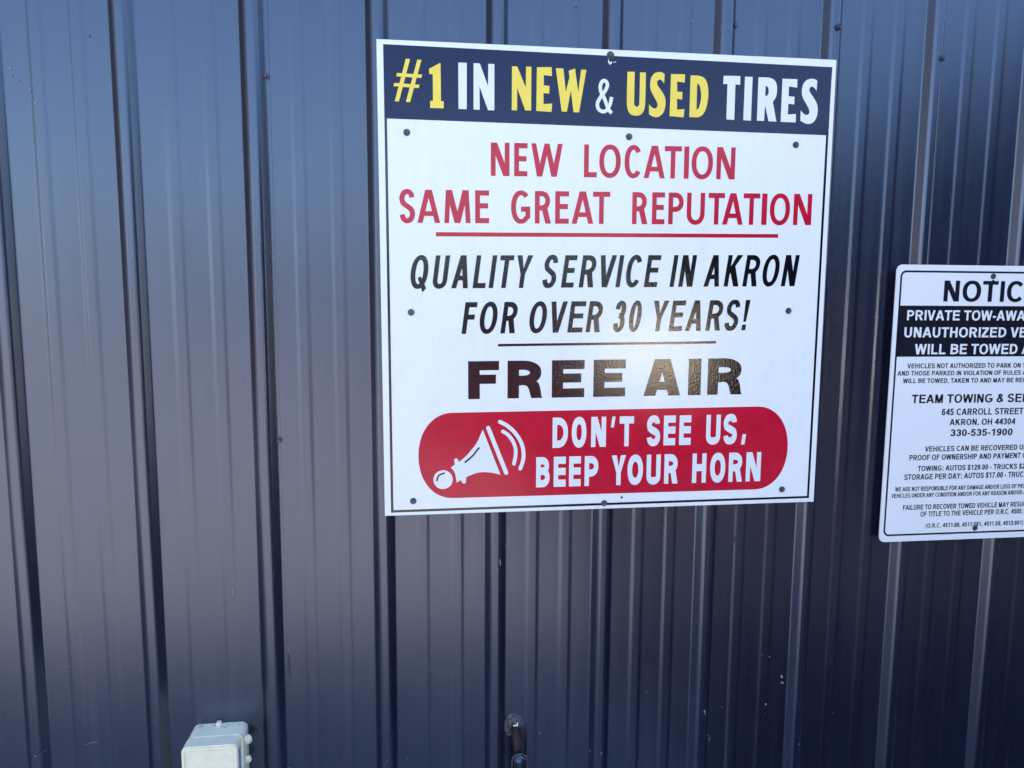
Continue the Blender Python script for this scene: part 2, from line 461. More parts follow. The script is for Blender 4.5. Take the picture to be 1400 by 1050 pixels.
    if ch == '-': return [[rect(0, h*.27, w, h*.27+b*1.05)]]
    if ch == '.': return [[rect(0, 0, w, b*1.15)]]
    if ch == ',': return [[[(0, 0), (w*.35, -h*.2), (w*.6, -h*.2), (w, 0), (w, b*1.15), (0, b*1.15)]]] if not st.get('slash') else [[[(0, 0), (w*.72, 0), (w, h), (w*.24, h)]]]
    if ch == "'": return [[[(0, 0), (w*.66, 0), (w, h), (w*.3, h)]]]
    if ch == ':': return [[rect(0, 0, w, b*1.15)], [rect(0, h*.56, w, h*.56+b*1.15)]]
    if ch == '/': return [[[(0, 0), (w*.42, 0), (w, h), (w*.58, h)]]]
    if ch == '!': return [[[(w*.22, h*.28), (w*.78, h*.28), (w, h), (0, h)]], [rect(w*.08, 0, w*.92, h*.185)]]
    if ch in '()':
        P = [(.95, 1.0), (.35, .78), (.0, .40), (.35, .02), (.95, -.2)]
        if ch == ')': P = [(1-u, v) for u, v in P]
        return [[pen(catmull([(a*.3+u*(w-a*.6), v*h) for u, v in P]), a*.75, b*.6)]]
    return []

def put_glyph(sheet, ch, x0, x1, y0, y1, a, b, st, mat=0, slant=0.0, slope=0.0):
    h = y1 - y0
    w = x1 - x0
    if slant and ch == 'I':
        w = a
        off = (x0+x1)/2 - (a + slant*h)/2
    elif slant:                                     # fit the upright width so that the slanted box is x0..x1
        tgt = w
        w = max(a, tgt - slant*h*0.8)
        for _ in range(5):
            xs = [x + slant*y for s in glyph(ch, w, h, a, b, st) for l in s for x, y in l]
            w += tgt - (max(xs)-min(xs))
        xs = [x + slant*y for s in glyph(ch, w, h, a, b, st) for l in s for x, y in l]
        off = x0 - min(xs)
    else:
        off = x0
    uc = (x0+x1)/2
    for s in glyph(ch, w, h, a, b, st):
        sheet.add([[(off + x + slant*y, y0 + y + slope*(off+x)) for x, y in l] for l in s], mat)

ROWS = {
    'new': (215.9, 278.8, 0.0084, [('N', -243.8, -207.3), ('E', -198.1, -172.0), ('W', -164.7, -102.5), ('L', -59.5, -33.6), ('O', -28.9, 14.6), ('C', 22.4, 56.6), ('A', 61.8, 105.5), ('T', 104.2, 139.4), ('I', 144.7, 154.9), ('O', 160.5, 205.0), ('N', 212.8, 251.8)]),
    'same': (125.7, 188.4, 0.0092, [('S', -420.2, -390.8), ('A', -386.3, -342.5), ('M', -334.6, -283.5), ('E', -274.4, -247.3), ('G', -204.0, -166.1), ('R', -156.8, -124.5), ('E', -116.3, -88.9), ('A', -83.0, -39.2), ('T', -40.4, -5.5), ('R', 39.9, 72.0), ('E', 80.9, 107.2), ('P', 114.9, 146.3), ('U', 153.2, 191.0), ('T', 198.4, 233.0), ('A', 228.5, 272.5), ('T', 272.5, 308.0), ('I', 312.2, 323.5), ('O', 329.8, 373.3), ('N', 381.0, 420.5)]),
    'quality': (0.3, 64.3, 0.0107, [('Q', -401.0, -366.0), ('U', -358.0, -323.4), ('A', -322.3, -289.4), ('L', -280.2, -254.0), ('I', -246.7, -232.8), ('T', -225.4, -196.7), ('Y', -191.2, -159.2), ('S', -140.7, -109.6), ('E', -103.3, -69.6), ('R', -67.2, -31.3), ('V', -22.6, 11.1), ('I', 9.1, 25.2), ('C', 30.1, 62.9), ('E', 67.4, 103.3), ('I', 121.8, 138.6), ('N', 139.8, 178.2), ('A', 193.2, 226.5), ('K', 236.5, 276.8), ('R', 276.7, 313.9), ('O', 319.8, 356.4), ('N', 360.7, 399.6)]),
    'over': (-89.7, -27.2, 0.0099, [('F', -302.5, -270.1), ('O', -266.2, -230.4), ('R', -225.0, -190.1), ('O', -166.5, -130.9), ('V', -121.8, -88.4), ('E', -89.6, -50.3), ('R', -51.9, -16.5), ('3', 5.6, 32.0), ('0', 38.1, 64.7), ('Y', 90.1, 122.7), ('E', 121.9, 158.3), ('A', 156.7, 190.8), ('R', 200.5, 237.8), ('S', 241.6, 274.1), ('!', 278.4, 296.2)]),
    'free': (-222.2, -146.0, 0.004, [('F', -289.6, -227.6), ('R', -210.3, -138.7), ('E', -119.9, -52.5), ('E', -33.8, 33.3), ('A', 72.2, 150.6), ('I', 167.4, 194.8), ('R', 209.1, 285.4)]),
    'dont': (-326.7, -263.7, 0.0003, [('D', -117.4, -85.4), ('O', -77.4, -46.8), ('N', -36.8, -5.6), ("'", 4.5, 14.2), ('T', 23.1, 53.4), ('S', 81.6, 109.9), ('E', 117.7, 143.0), ('E', 151.3, 176.7), ('U', 209.8, 241.1), ('S', 247.9, 277.4), (',', 287.7, 298.3)]),
    'beep': (-408.7, -345.4, -0.0009, [('B', -150.9, -122.7), ('E', -114.3, -89.1), ('E', -82.2, -57.5), ('P', -49.4, -20.4), ('Y', 7.5, 38.0), ('O', 41.9, 74.9), ('U', 82.8, 112.9), ('R', 121.1, 150.6), ('H', 182.1, 212.7), ('O', 221.5, 254.7), ('R', 262.4, 292.9), ('N', 301.0, 333.8)]),
}
TOW_ROWS = [
    ('NOTICE', 4, -118.1, 23.1, 226.2, 270.7) ,
    ('PRIVATE TOW-AWAY ZONE', 7, -199.3, -76.6, 185.8, 207.4) ,
    ('UNAUTHORIZED VEHICLES', 12, -203.0, 36.9, 149.3, 171.1) ,
    ('WILL BE TOWED AWAY', 13, -176.2, 67.2, 112.7, 135.0) ,
    ('VEHICLES NOT AUTHORIZED TO PARK ON THIS PROPERTY', 34, -190.6, 78.5, 82.6, 93.0) ,
    ('AND THOSE PARKED IN VIOLATION OF RULES AND', 38, -212.6, 80.4, 66.9, 76.9) ,
    ('WILL BE TOWED, TAKEN TO AND MAY BE RECOVERED', 34, -198.6, 64.1, 50.4, 60.5) ,
    ('TEAM TOWING & SERVICE', 13, -175.2, 44.1, 6.2, 25.1) ,
    ('645 CARROLL STREET', 18, -101.7, 94.6, -20.9, -6.6) ,
    ('AKRON, OH 44304', 15, -81.3, 76.9, -43.5, -29.8) ,
    ('330-535-1900', 12, -77.1, 72.8, -67.9, -52.8) ,
    ('VEHICLES CAN BE RECOVERED UPON', 25, -135.4, 87.5, -101.2, -89.5) ,
    ('PROOF OF OWNERSHIP AND PAYMENT OF', 30, -170.6, 98.0, -120.3, -108.2) ,
    ('TOWING: AUTOS $129.00 - TRUCKS $2', 30, -149.2, 91.3, -144.7, -132.9) ,
    ('STORAGE PER DAY: AUTOS $17.00 - TRUCKS', 29, -179.8, 58.0, -163.7, -151.2) ,
    ('WE ARE NOT RESPONSIBLE FOR ANY DAMAGE AND/OR LOSS OF PROPERTY', 52, -199.3, 93.8, -189.3, -179.5) ,
    ('VEHICLES UNDER ANY CONDITION AND/OR FOR ANY REASON AND/OR ANY', 57, -207.3, 109.3, -203.7, -194.2) ,
    ('FAILURE TO RECOVER TOWED VEHICLE MAY RESULT IN LOSS', 36, -178.1, 79.2, -231.7, -220.5) ,
    ('OF TITLE TO THE VEHICLE PER O.R.C. 4505.1', 34, -135.1, 82.2, -247.9, -236.6) ,
    ('(O.R.C. 4511.68, 4511.681, 4511.69, 4513.601)', 45, -120.5, 119.1, -274.1, -264.2) ,
]
SHAPES = {"#":[[[[-404.2,425.0],[-396.4,424.8],[-418.3,346.8],[-426.1,347.3]]],[[[-382.8,424.4],[-375.1,424.0],[-397.4,346.3],[-405.3,346.9]]],[[[-421.1,398.7],[-373.9,397.5],[-375.8,391.4],[-422.4,392.6]]],[[[-426.3,380.5],[-379.1,378.8],[-380.8,372.7],[-428.0,374.6]]]],"1":[[[[-360.9,408.7],[-339.3,420.4],[-339.0,350.6],[-333.9,350.2],[-334.0,337.4],[-359.7,337.0],[-359.6,349.9],[-354.2,350.7],[-354.0,398.9],[-360.6,399.1]]]],"I":[[[[-305.7,422.1],[-289.6,422.4],[-290.0,337.3],[-305.7,337.1]]]],"N":[[[[-276.7,422.2],[-264.6,422.2],[-249.0,380.8],[-248.5,422.0],[-236.8,422.0],[-236.9,336.6],[-249.0,336.7],[-265.5,380.2],[-265.1,336.9],[-276.9,337.0]]]],"N2":[[[[-202.8,419.3],[-192.8,419.6],[-176.1,381.2],[-175.6,420.0],[-165.2,419.9],[-165.4,338.8],[-176.8,338.7],[-192.6,379.8],[-192.8,338.2],[-203.2,338.2]]]],"E":[[[[-154.5,419.6],[-125.8,421.0],[-125.0,404.5],[-141.0,405.6],[-140.9,386.7],[-129.5,386.1],[-130.1,371.5],[-141.4,372.3],[-141.2,351.8],[-124.0,353.3],[-125.3,337.5],[-155.3,338.5]]]],"W":[[[[-117.7,419.3],[-102.8,419.3],[-97.4,375.5],[-90.6,403.8],[-92.2,415.8],[-79.8,420.0],[-72.9,376.4],[-67.8,418.6],[-57.3,418.7],[-70.7,338.5],[-81.7,338.4],[-87.5,379.0],[-95.0,338.9],[-105.2,339.1]]]],"E2":[[[[112.8,417.4],[141.5,417.9],[141.4,402.1],[125.7,403.7],[126.3,384.6],[137.1,384.1],[137.0,369.9],[126.4,370.9],[127.0,350.0],[142.3,351.9],[141.0,335.9],[112.1,337.2]]]],"T":[[[[221.2,418.2],[255.9,419.0],[256.0,401.9],[246.2,402.6],[246.4,334.2],[229.8,334.8],[229.7,403.2],[220.9,402.0]]]],"I2":[[[[265.7,418.2],[281.6,418.3],[281.6,333.8],[265.5,334.2]]]],"E3":[[[[344.7,417.3],[376.4,417.4],[376.6,401.2],[359.0,402.9],[359.3,383.9],[371.9,383.2],[372.0,368.4],[359.4,369.1],[359.2,348.3],[376.7,350.0],[376.9,333.4],[344.6,333.5]]]],"U":[[[[24.5,418.4],[39.2,418.7],[39.2,403.9],[39.2,388.3],[39.2,374.2],[39.3,363.8],[39.3,358.5],[39.4,356.8],[39.6,356.8],[40.0,356.3],[40.9,355.0],[41.9,353.8],[43.1,352.9],[44.3,352.6],[45.4,352.7],[46.7,353.3],[47.8,354.2],[48.7,355.5],[49.2,356.2],[49.6,356.6],[49.8,358.6],[49.9,364.1],[50.0,374.4],[50.0,388.3],[49.9,403.5],[49.8,418.0],[61.7,418.2],[61.8,403.5],[61.9,388.2],[61.9,374.1],[61.8,363.2],[61.6,356.4],[61.2,352.6],[60.7,350.3],[59.8,347.8],[58.7,344.9],[57.2,342.3],[55.5,340.1],[53.5,338.4],[51.2,337.2],[48.5,336.3],[45.6,335.9],[42.9,335.8],[40.1,336.0],[37.2,336.5],[34.5,337.4],[32.1,338.8],[30.2,340.8],[28.5,343.3],[27.1,346.2],[26.0,349.5],[25.2,352.3],[24.8,355.1],[24.6,359.2],[24.5,366.0],[24.4,376.6],[24.4,390.0],[24.5,404.5]]]],"S":[[[[99.7,417.1],[99.3,398.3],[98.2,399.9],[97.1,401.5],[95.9,403.1],[94.7,404.2],[93.3,405.1],[91.8,405.7],[90.3,406.1],[89.0,406.0],[87.7,405.4],[86.5,404.4],[85.5,403.1],[84.9,401.7],[84.8,400.2],[85.0,398.5],[85.6,396.6],[86.6,394.5],[88.3,392.1],[90.6,389.4],[93.1,386.5],[95.2,383.8],[97.1,381.1],[98.8,378.4],[100.3,375.7],[101.5,372.9],[102.4,369.9],[103.0,366.8],[103.3,363.7],[103.3,360.4],[103.1,356.9],[102.4,353.2],[101.6,349.5],[100.4,346.3],[99.0,343.6],[97.3,341.2],[95.4,339.2],[93.5,337.5],[91.5,336.2],[89.4,335.3],[87.3,334.7],[85.2,334.4],[83.1,334.4],[81.1,334.7],[79.0,335.2],[77.1,335.8],[75.3,336.5],[73.6,337.4],[71.9,338.3],[70.2,339.2],[69.4,358.7],[70.8,357.2],[72.2,355.7],[73.7,354.2],[75.2,353.0],[76.8,352.1],[78.6,351.3],[80.3,350.8],[81.8,350.8],[83.2,351.1],[84.6,351.9],[85.7,353.0],[86.5,354.3],[86.9,355.7],[87.1,357.3],[86.9,359.1],[86.3,361.2],[85.2,363.6],[83.6,366.4],[81.8,369.3],[80.0,372.1],[78.3,374.9],[76.4,377.8],[74.6,380.6],[73.2,383.5],[72.2,386.4],[71.4,389.3],[71.0,392.2],[70.8,395.3],[71.0,398.8],[71.4,402.5],[72.1,406.1],[73.1,409.2],[74.5,411.9],[76.2,414.2],[78.1,416.2],[80.0,417.8],[82.2,418.9],[84.6,419.6],[86.9,420.0],[88.9,420.3],[90.5,420.4],[91.8,420.3],[93.0,420.1],[94.3,419.7],[95.6,419.2],[97.0,418.5],[98.3,417.8]]]],"D":[[[[152.9,416.4],[168.0,416.4],[170.6,416.0],[173.3,415.6],[175.9,415.0],[178.3,414.1],[180.5,412.7],[182.5,411.0],[184.3,409.0],[185.8,406.5],[187.2,403.7],[188.3,400.4],[189.3,396.7],[189.9,392.7],[190.4,388.3],[190.6,383.3],[190.6,378.2],[190.3,373.2],[189.7,368.1],[188.9,362.8],[187.8,357.8],[186.5,353.4],[184.9,349.7],[183.2,346.4],[181.3,343.6],[179.3,341.3],[177.2,339.7],[174.9,338.6],[172.6,337.8],[170.3,336.8],[152.8,336.8]],[[167.0,401.9],[167.1,350.8],[168.4,351.9],[169.8,352.9],[171.0,354.0],[172.1,355.7],[173.1,358.1],[173.9,360.9],[174.5,364.0],[175.1,367.0],[175.5,370.1],[175.8,373.2],[175.9,376.4],[175.9,379.7],[175.5,383.2],[175.0,387.0],[174.3,390.6],[173.6,393.5],[172.8,395.7],[172.0,397.3],[171.2,398.5],[170.4,399.6],[169.5,400.4],[168.7,401.0],[167.8,401.4]]]],"R":[[[[293.9,418.2],[298.7,418.3],[303.6,418.4],[308.2,418.5],[312.4,418.3],[316.1,418.0],[319.4,417.5],[322.3,416.8],[324.9,415.7],[327.2,414.2],[329.1,412.4],[330.8,410.2],[332.1,407.8],[333.1,405.0],[333.7,401.8],[334.1,398.4],[334.2,395.2],[334.2,391.9],[334.0,388.6],[333.5,385.4],[332.7,382.4],[331.4,379.5],[329.8,376.9],[328.0,374.3],[326.3,371.7],[335.6,333.8],[318.8,333.9],[309.8,366.0],[309.4,334.1],[294.2,334.2]],[[309.5,401.9],[309.7,382.4],[310.8,382.6],[312.0,382.7],[313.0,383.0],[314.0,383.7],[314.9,384.9],[315.7,386.6],[316.4,388.4],[316.8,390.3],[316.8,392.2],[316.5,394.3],[316.1,396.2],[315.5,397.9],[314.9,399.1],[314.2,400.1],[313.4,400.9],[312.6,401.4],[311.8,401.8],[311.0,401.9],[310.2,401.8]]]],"S2":[[[[419.0,416.1],[418.5,396.5],[417.1,398.1],[415.7,399.8],[414.3,401.3],[412.8,402.6],[411.4,403.4],[409.9,404.1],[408.4,404.4],[407.1,404.3],[405.8,403.7],[404.6,402.6],[403.5,401.3],[402.9,399.9],[402.8,398.6],[402.9,397.1],[403.5,395.4],[404.5,393.4],[406.3,391.0],[408.6,388.1],[411.1,385.2],[413.3,382.3],[415.2,379.8],[417.1,377.2],[418.8,374.7],[420.2,372.0],[421.3,369.2],[422.2,366.2],[422.8,363.1],[423.0,359.8],[423.0,356.1],[422.6,352.0],[422.0,348.0],[421.0,344.5],[419.7,341.5],[418.0,338.8],[416.1,336.4],[414.0,334.5],[411.7,333.1],[409.1,332.0],[406.5,331.4],[404.1,331.1],[401.7,331.1],[399.5,331.6],[397.3,332.3],[395.1,333.1],[393.0,334.0],[390.9,335.0],[388.8,336.1],[386.7,337.1],[386.3,357.4],[388.0,355.8],[389.6,354.0],[391.3,352.4],[392.9,351.1],[394.7,350.1],[396.6,349.3],[398.4,348.8],[400.0,348.7],[401.5,349.1],[402.9,349.8],[404.0,350.8],[404.8,352.0],[405.3,353.5],[405.4,355.1],[405.1,357.0],[404.5,359.2],[403.2,361.7],[401.5,364.5],[399.5,367.5],[397.6,370.4],[395.7,373.2],[393.6,376.0],[391.7,378.7],[390.1,381.5],[388.9,384.3],[388.0,387.0],[387.3,389.8],[387.0,392.8],[387.0,396.3],[387.2,400.0],[387.8,403.8],[388.8,407.1],[390.2,410.0],[392.0,412.6],[394.1,414.9],[396.4,416.7],[399.0,418.0],[401.9,418.8],[404.8,419.4],[407.2,419.7],[409.1,419.8],[410.7,419.6],[412.1,419.2],[413.5,418.8],[415.0,418.2],[416.3,417.6],[417.7,416.8]]]],"horn":[[[[-260.5,-285.6],[-224.4,-379.7],[-227.1,-379.0],[-229.7,-378.3],[-232.3,-377.6],[-235.1,-377.0],[-238.0,-376.3],[-241.1,-375.6],[-244.1,-375.0],[-247.0,-374.5],[-249.6,-374.2],[-252.0,-373.9],[-254.5,-373.7],[-257.3,-373.6],[-260.5,-373.6],[-264.0,-373.7],[-267.5,-374.0],[-270.9,-374.4],[-274.0,-375.1],[-277.0,-376.0],[-279.9,-377.0],[-282.8,-378.1],[-285.7,-379.2],[-288.6,-380.5],[-291.5,-381.7],[-294.4,-383.0],[-294.6,-385.3],[-294.7,-387.8],[-294.9,-390.1],[-295.1,-392.0],[-295.4,-393.4],[-295.6,-394.4],[-296.0,-395.2],[-296.5,-395.8],[-297.2,-396.1],[-298.1,-396.2],[-299.0,-396.2],[-299.9,-396.0],[-300.6,-395.7],[-301.2,-395.3],[-301.8,-394.7],[-302.4,-393.8],[-303.0,-392.7],[-303.7,-391.4],[-304.3,-390.0],[-304.9,-388.6],[-313.8,-393.5],[-314.1,-391.3],[-314.4,-389.0],[-314.7,-386.8],[-315.1,-384.5],[-315.5,-382.1],[-315.9,-379.6],[-316.4,-377.2],[-317.0,-374.9],[-317.8,-372.8],[-318.8,-370.8],[-319.8,-369.0],[-320.9,-367.4],[-321.9,-365.9],[-323.1,-364.7],[-324.2,-363.6],[-325.4,-362.4],[-317.1,-356.1],[-317.5,-353.7],[-318.0,-351.3],[-318.4,-349.1],[-318.5,-347.3],[-318.4,-346.0],[-318.0,-345.1],[-317.4,-344.5],[-316.8,-344.0],[-316.1,-343.7],[-315.2,-343.6],[-314.2,-343.6],[-313.5,-343.8],[-312.9,-344.1],[-312.4,-344.5],[-311.9,-345.1],[-311.4,-345.9],[-310.9,-347.0],[-310.2,-348.4],[-309.6,-349.9],[-308.9,-351.3],[-305.3,-348.3],[-301.6,-345.4],[-297.9,-342.4],[-294.5,-339.2],[-291.3,-336.0],[-288.3,-332.6],[-285.4,-329.2],[-282.6,-325.8],[-279.9,-322.4],[-277.2,-319.1],[-274.7,-315.7],[-272.4,-312.2],[-270.4,-308.6],[-268.7,-304.9],[-267.1,-301.3],[-265.6,-297.8],[-264.2,-294.6],[-263.0,-291.5],[-261.7,-288.6]]]],"amp":["path",[[-5.5,339.0],[-12.4,347.0],[-21.1,367.2],[-28.0,379.5],[-29.1,390.5],[-25.8,397.6],[-21.7,399.8],[-17.0,397.2],[-15.2,391.0],[-18.9,381.4],[-27.9,369.3],[-34.3,357.3],[-32.8,347.1],[-27.4,342.6],[-21.5,341.6],[-14.9,345.3],[-8.9,356.6],[-6.4,369.6]],7.0],"bar":["path",[[-249.5,-282.7],[-212.8,-376.2]],8.6],"wave1":["path",[[-219.7,-290.5],[-209.5,-297.2],[-200.0,-309.5],[-194.3,-323.5],[-193.4,-339.1],[-196.8,-357.8]],7.5],"wave2":["path",[[-225.7,-270.5],[-212.1,-277.9],[-198.4,-289.7],[-187.2,-304.6],[-179.9,-320.3],[-177.1,-337.7],[-178.7,-353.4],[-183.9,-368.1]],7.9],"mark1":["path",[[-296.3,-351.6],[-287.8,-344.8],[-279.3,-337.0],[-273.3,-328.6],[-268.2,-323.2]],3.4],"mark2":["path",[[-353.5,-388.2],[-352.1,-382.0],[-347.9,-376.6],[-339.3,-373.4]],3.4],"ball":["disc",[-341.2,-386.8],19.5]}

# ------------------------------------------------------------------ the metal building
PITCH_X = 0.2286
RIB_H = 0.0165
def round_poly(pts, r, seg=3):
    out = [pts[0]]
    for p0, p1, p2 in zip(pts, pts[1:], pts[2:]):
        a = Vector(p0)-Vector(p1); c = Vector(p2)-Vector(p1)
        k = min(r, a.length*0.45, c.length*0.45)
        A = Vector(p1)+a.normalized()*k; C = Vector(p1)+c.normalized()*k
        for i in range(seg+1):
            t = i/seg
            out.append(tuple((1-t)**2*A + 2*t*(1-t)*Vector(p1) + t*t*C))
    out.append(pts[-1])
    return out

def rib(k, extra=0.0):
    c = k*PITCH_X
    e = extra
    return [(c-.0217-e, e), (c-.0112-e*.6, .0138+e), (c-.0064, RIB_H+e), (c+.0064, RIB_H+e), (c+.0112+e*.6, .0138+e), (c+.0217+e, e)]
def minors(k):
    out = []
    for c in (k*PITCH_X+.0790, k*PITCH_X+.1496):
        out += [(c-.0138, 0), (c-.0078, .0012), (c+.0078, .0012), (c+.0138, 0)]
    return out

def surf(x):
    """outward height of the sheet at x"""
    k = math.floor(x/PITCH_X + 0.5)
    d = abs(x - k*PITCH_X)
    if d < .0064: return RIB_H + .0012
    if d < .0112: return .0152 + .0012
    if d < .0217: return .0138*(.0217-d)/.0105 + .0012
    f = (x/PITCH_X % 1)*PITCH_X
    for c in (.0790, .1496):
        if abs(f-c) < .0138: return .0018
    return 0.0002

WALL_TOP = 3.6
WING_TOP = 3.3
rnd = random.Random(3)
def panel_mesh(k0):
    pts = [(k0*PITCH_X-.0300, 0.0)]
    for k in range(k0, k0+4):
        pts += rib(k) + minors(k)
    pts += rib(k0+4, 0.0011) + [((k0+4)*PITCH_X+.0290, 0.0011)]
    prof = round_poly(pts, .0024, 4)
    # drop points closer than 0.1 mm
    pr = [prof[0]]
    for p in prof[1:]:
        if math.hypot(p[0]-pr[-1][0], p[1]-pr[-1][1]) > 1e-4: pr.append(p)
    bm = bmesh.new()
    zs = [0.05 + (WALL_TOP-0.05)*i/26 for i in range(27)]
    ph = k0*1.7
    rows = []
    for z in zs:
        row = []
        for x, hgt in pr:
            dy = 0.0007*noise.noise((x*4+ph, z*0.9, 0.3)) * (1 if hgt < .004 else .4)
            row.append(bm.verts.new((x, -hgt - dy, z)))
        rows.append(row)
    for r0, r1 in zip(rows, rows[1:]):
        for i in range(len(pr)-1):
            bm.faces.new((r0[i], r0[i+1], r1[i+1], r1[i]))
    return bm

def chip(bm, x, z, w, h, ang=0.0, mat=1, n=7):
    """an irregular scratch or chip lying on the sheet"""
    vs = []
    for i in range(n):
        t = 2*math.pi*i/n
        rr = rnd.uniform(0.55, 1.0)
        px, pz = math.cos(t)*w/2*rr, math.sin(t)*h/2*rr
        X, Z = x + px*math.cos(ang) - pz*math.sin(ang), z + px*math.sin(ang) + pz*math.cos(ang)
        vs.append(bm.verts.new((X, -surf(X)-.0011, Z)))
    f = bm.faces.new(vs); f.normal_update()
    if f.normal.y > 0: f.normal_flip()
    f.material_index = mat

CHIPS = [  # x, z, w, h, angle, material (wall coordinates, metres)
    (1.3353, 0.6580, 0.00690, 0.01104, 0.5, 1),
    (1.3378, 0.6439, 0.00966, 0.00690, 0, 1),
    (1.0235, 0.6411, 0.01242, 0.00179, 0, 1),
    (0.1553, 0.9112, 0.00207, 0.01932, 0, 1),
    (0.2607, 0.7484, 0.00414, 0.08280, 0.02, 2),
    (0.2601, 0.7801, 0.00276, 0.03036, 0, 1),
    (-0.1939, 1.9061, 0.00345, 0.00345, 0, 1),
    (-0.1922, 1.8948, 0.00414, 0.00276, 0.3, 1),
    (-0.1818, 1.8864, 0.00690, 0.00276, -0.6, 1),
    (-0.1602, 1.8974, 0.00276, 0.00414, 0, 1),
    (-0.1619, 1.8707, 0.00345, 0.00345, 0, 1),
    (-0.1602, 1.8593, 0.00276, 0.00414, 0, 1),
    (-0.1549, 1.8468, 0.00414, 0.00276, -0.5, 1),
    (-0.0558, 1.9679, 0.00138, 0.00690, 0, 2),
    (1.1619, 2.0363, 0.00166, 0.01656, 0, 1),
    (1.1657, 2.0560, 0.00414, 0.00414, 0, 1),
    (-0.1291, 0.6067, 0.03036, 0.00248, 0.2, 1),
    (-0.2273, 0.5967, 0.00552, 0.00552, 0, 1),
    (-0.2161, 0.6006, 0.01656, 0.00166, 0.4, 1),
    (1.2489, 0.7353, 0.00690, 0.00690, 0.8, 2),
    (1.2111, 0.9785, 0.01104, 0.01104, 0, 2),
    (1.2124, 0.9867, 0.00552, 0.00828, 0.6, 2),
    (1.1508, 0.5968, 0.00552, 0.01242, 0.3, 1),
    (1.1528, 0.5898, 0.00414, 0.00414, 0, 1),
    (1.1986, 0.5954, 0.00552, 0.00276, 0, 1),
    (1.3003, 0.5957, 0.00552, 0.00690, 0, 1),
    (1.2995, 0.5747, 0.00414, 0.00966, 0, 2),
    (1.3768, 0.5039, 0.00414, 0.00414, 0, 1),
    (1.3726, 0.5166, 0.00276, 0.00966, 0, 2),
    (1.4656, 0.5635, 0.00276, 0.01104, -0.3, 2),
    (1.6426, 0.8551, 0.00552, 0.00193, 0, 2),
    (1.6066, 0.6840, 0.00414, 0.00414, 0, 2),
    (1.8281, 0.6480, 0.00414, 0.00414, 0, 2),
    (0.7848, 0.5620, 0.00345, 0.00483, 0, 1),
    (0.7894, 0.5854, 0.00207, 0.00207, 0, 2),
    (0.6952, 0.9557, 0.00276, 0.02208, 0.1, 1),
    (0.6891, 0.9417, 0.00276, 0.01242, -0.3, 1),
    (0.7073, 0.9885, 0.00207, 0.01104, 0.2, 1),
    (0.2572, 0.9805, 0.00414, 0.00414, 0, 1),
    (1.3034, 0.7083, 0.00276, 0.00552, 0.3, 1),
    (1.2858, 0.7144, 0.00276, 0.00414, 0, 1),
    (1.2758, 0.6719, 0.00207, 0.00414, 0, 2),
    (0.4996, 0.5259, 0.00414, 0.00414, 0.4, 1),
    (0.4582, 0.5340, 0.00414, 0.00414, 0, 1),
    (0.4519, 0.5245, 0.00414, 0.00276, 0, 1),
    (0.4460, 0.5399, 0.00414, 0.00276, 0, 2),
    (0.6132, 0.5122, 0.00276, 0.00276, 0, 1),
    (0.6353, 0.5459, 0.00414, 0.00276, 0, 2),
    (0.6337, 0.5258, 0.00414, 0.00276, 0, 2),
    (0.9190, 0.5164, 0.00276, 0.01104, 0.1, 1),
    (0.8960, 0.5164, 0.00276, 0.00552, 0, 1),
    (1.1509, 0.4587, 0.00414, 0.00552, 0, 1),
    (0.0118, 0.6266, 0.00345, 0.00345, 0, 1),
    (0.0067, 0.6079, 0.00276, 0.00414, 0, 2),
    (-0.1607, 0.7715, 0.00345, 0.00414, 0, 1),
    (-0.2250, 0.7798, 0.00276, 0.00276, 0, 1),
    (0.2240, 0.6919, 0.00276, 0.00276, 0, 1),
    (0.2392, 0.9521, 0.00276, 0.00276, 0, 1),
    (0.2585, 0.9773, 0.00276, 0.00276, 0, 1),
    (0.1827, 0.6738, 0.00276, 0.00414, 0, 2),
    (0.8405, 2.0653, 0.00414, 0.00414, 0, 2),
    (1.0761, 2.0501, 0.00414, 0.00414, 0, 1),
    (0.0626, 0.7833, 0.00276, 0.00552, 0, 2),
    (1.4884, 1.4793, 0.00552, 0.00276, 0.3, 2),
    (1.5264, 1.1718, 0.01242, 0.00179, 0.05, 2),
    (1.5516, 1.1828, 0.00690, 0.00138, 0, 2),
    (-0.0182, 0.5891, 0.00690, 0.00138, 0, 2),
    (1.7606, 0.9590, 0.00414, 0.00276, 0, 2),
    (0.5666, 0.5909, 0.00276, 0.00276, 0, 2),
    (0.8361, 0.5890, 0.00276, 0.00276, 0, 2),
    (0.9844, 0.5530, 0.00276, 0.00276, 0, 2),
    (1.3563, 0.8812, 0.00414, 0.00414, 0, 2),
    (1.4307, 1.1362, 0.00276, 0.00276, 0, 2),
]

building = thing('metal_building', 'long dark navy building of vertical ribbed metal panels that carries both signs', 'building')
for k0 in range(-11, 33, 4):
    bm = panel_mesh(k0)
    lo, hi = k0*PITCH_X-.028, (k0+4)*PITCH_X+.026
    for c in CHIPS:
        if lo <= c[0] < hi - .05: chip(bm, *c)
    from_bm('wall_panel', bm, [M['wall'], M['chip'], M['scuff']], building)
# roof and back of the building
X0, X1 = -11*PITCH_X-.03, 33*PITCH_X+.12
bm = bmesh.new()
box_bm(bm, X0-.05, X1, -.12, 9.0, WALL_TOP+.002, WALL_TOP+.16, .01)
from_bm('roof', bm, M['wall'], building)
bm = bmesh.new()
box_bm(bm, X0+.02, X1-.1, .04, 8.9, 0.02, WALL_TOP-.01)
from_bm('wall_core', bm, M['wall'], building)

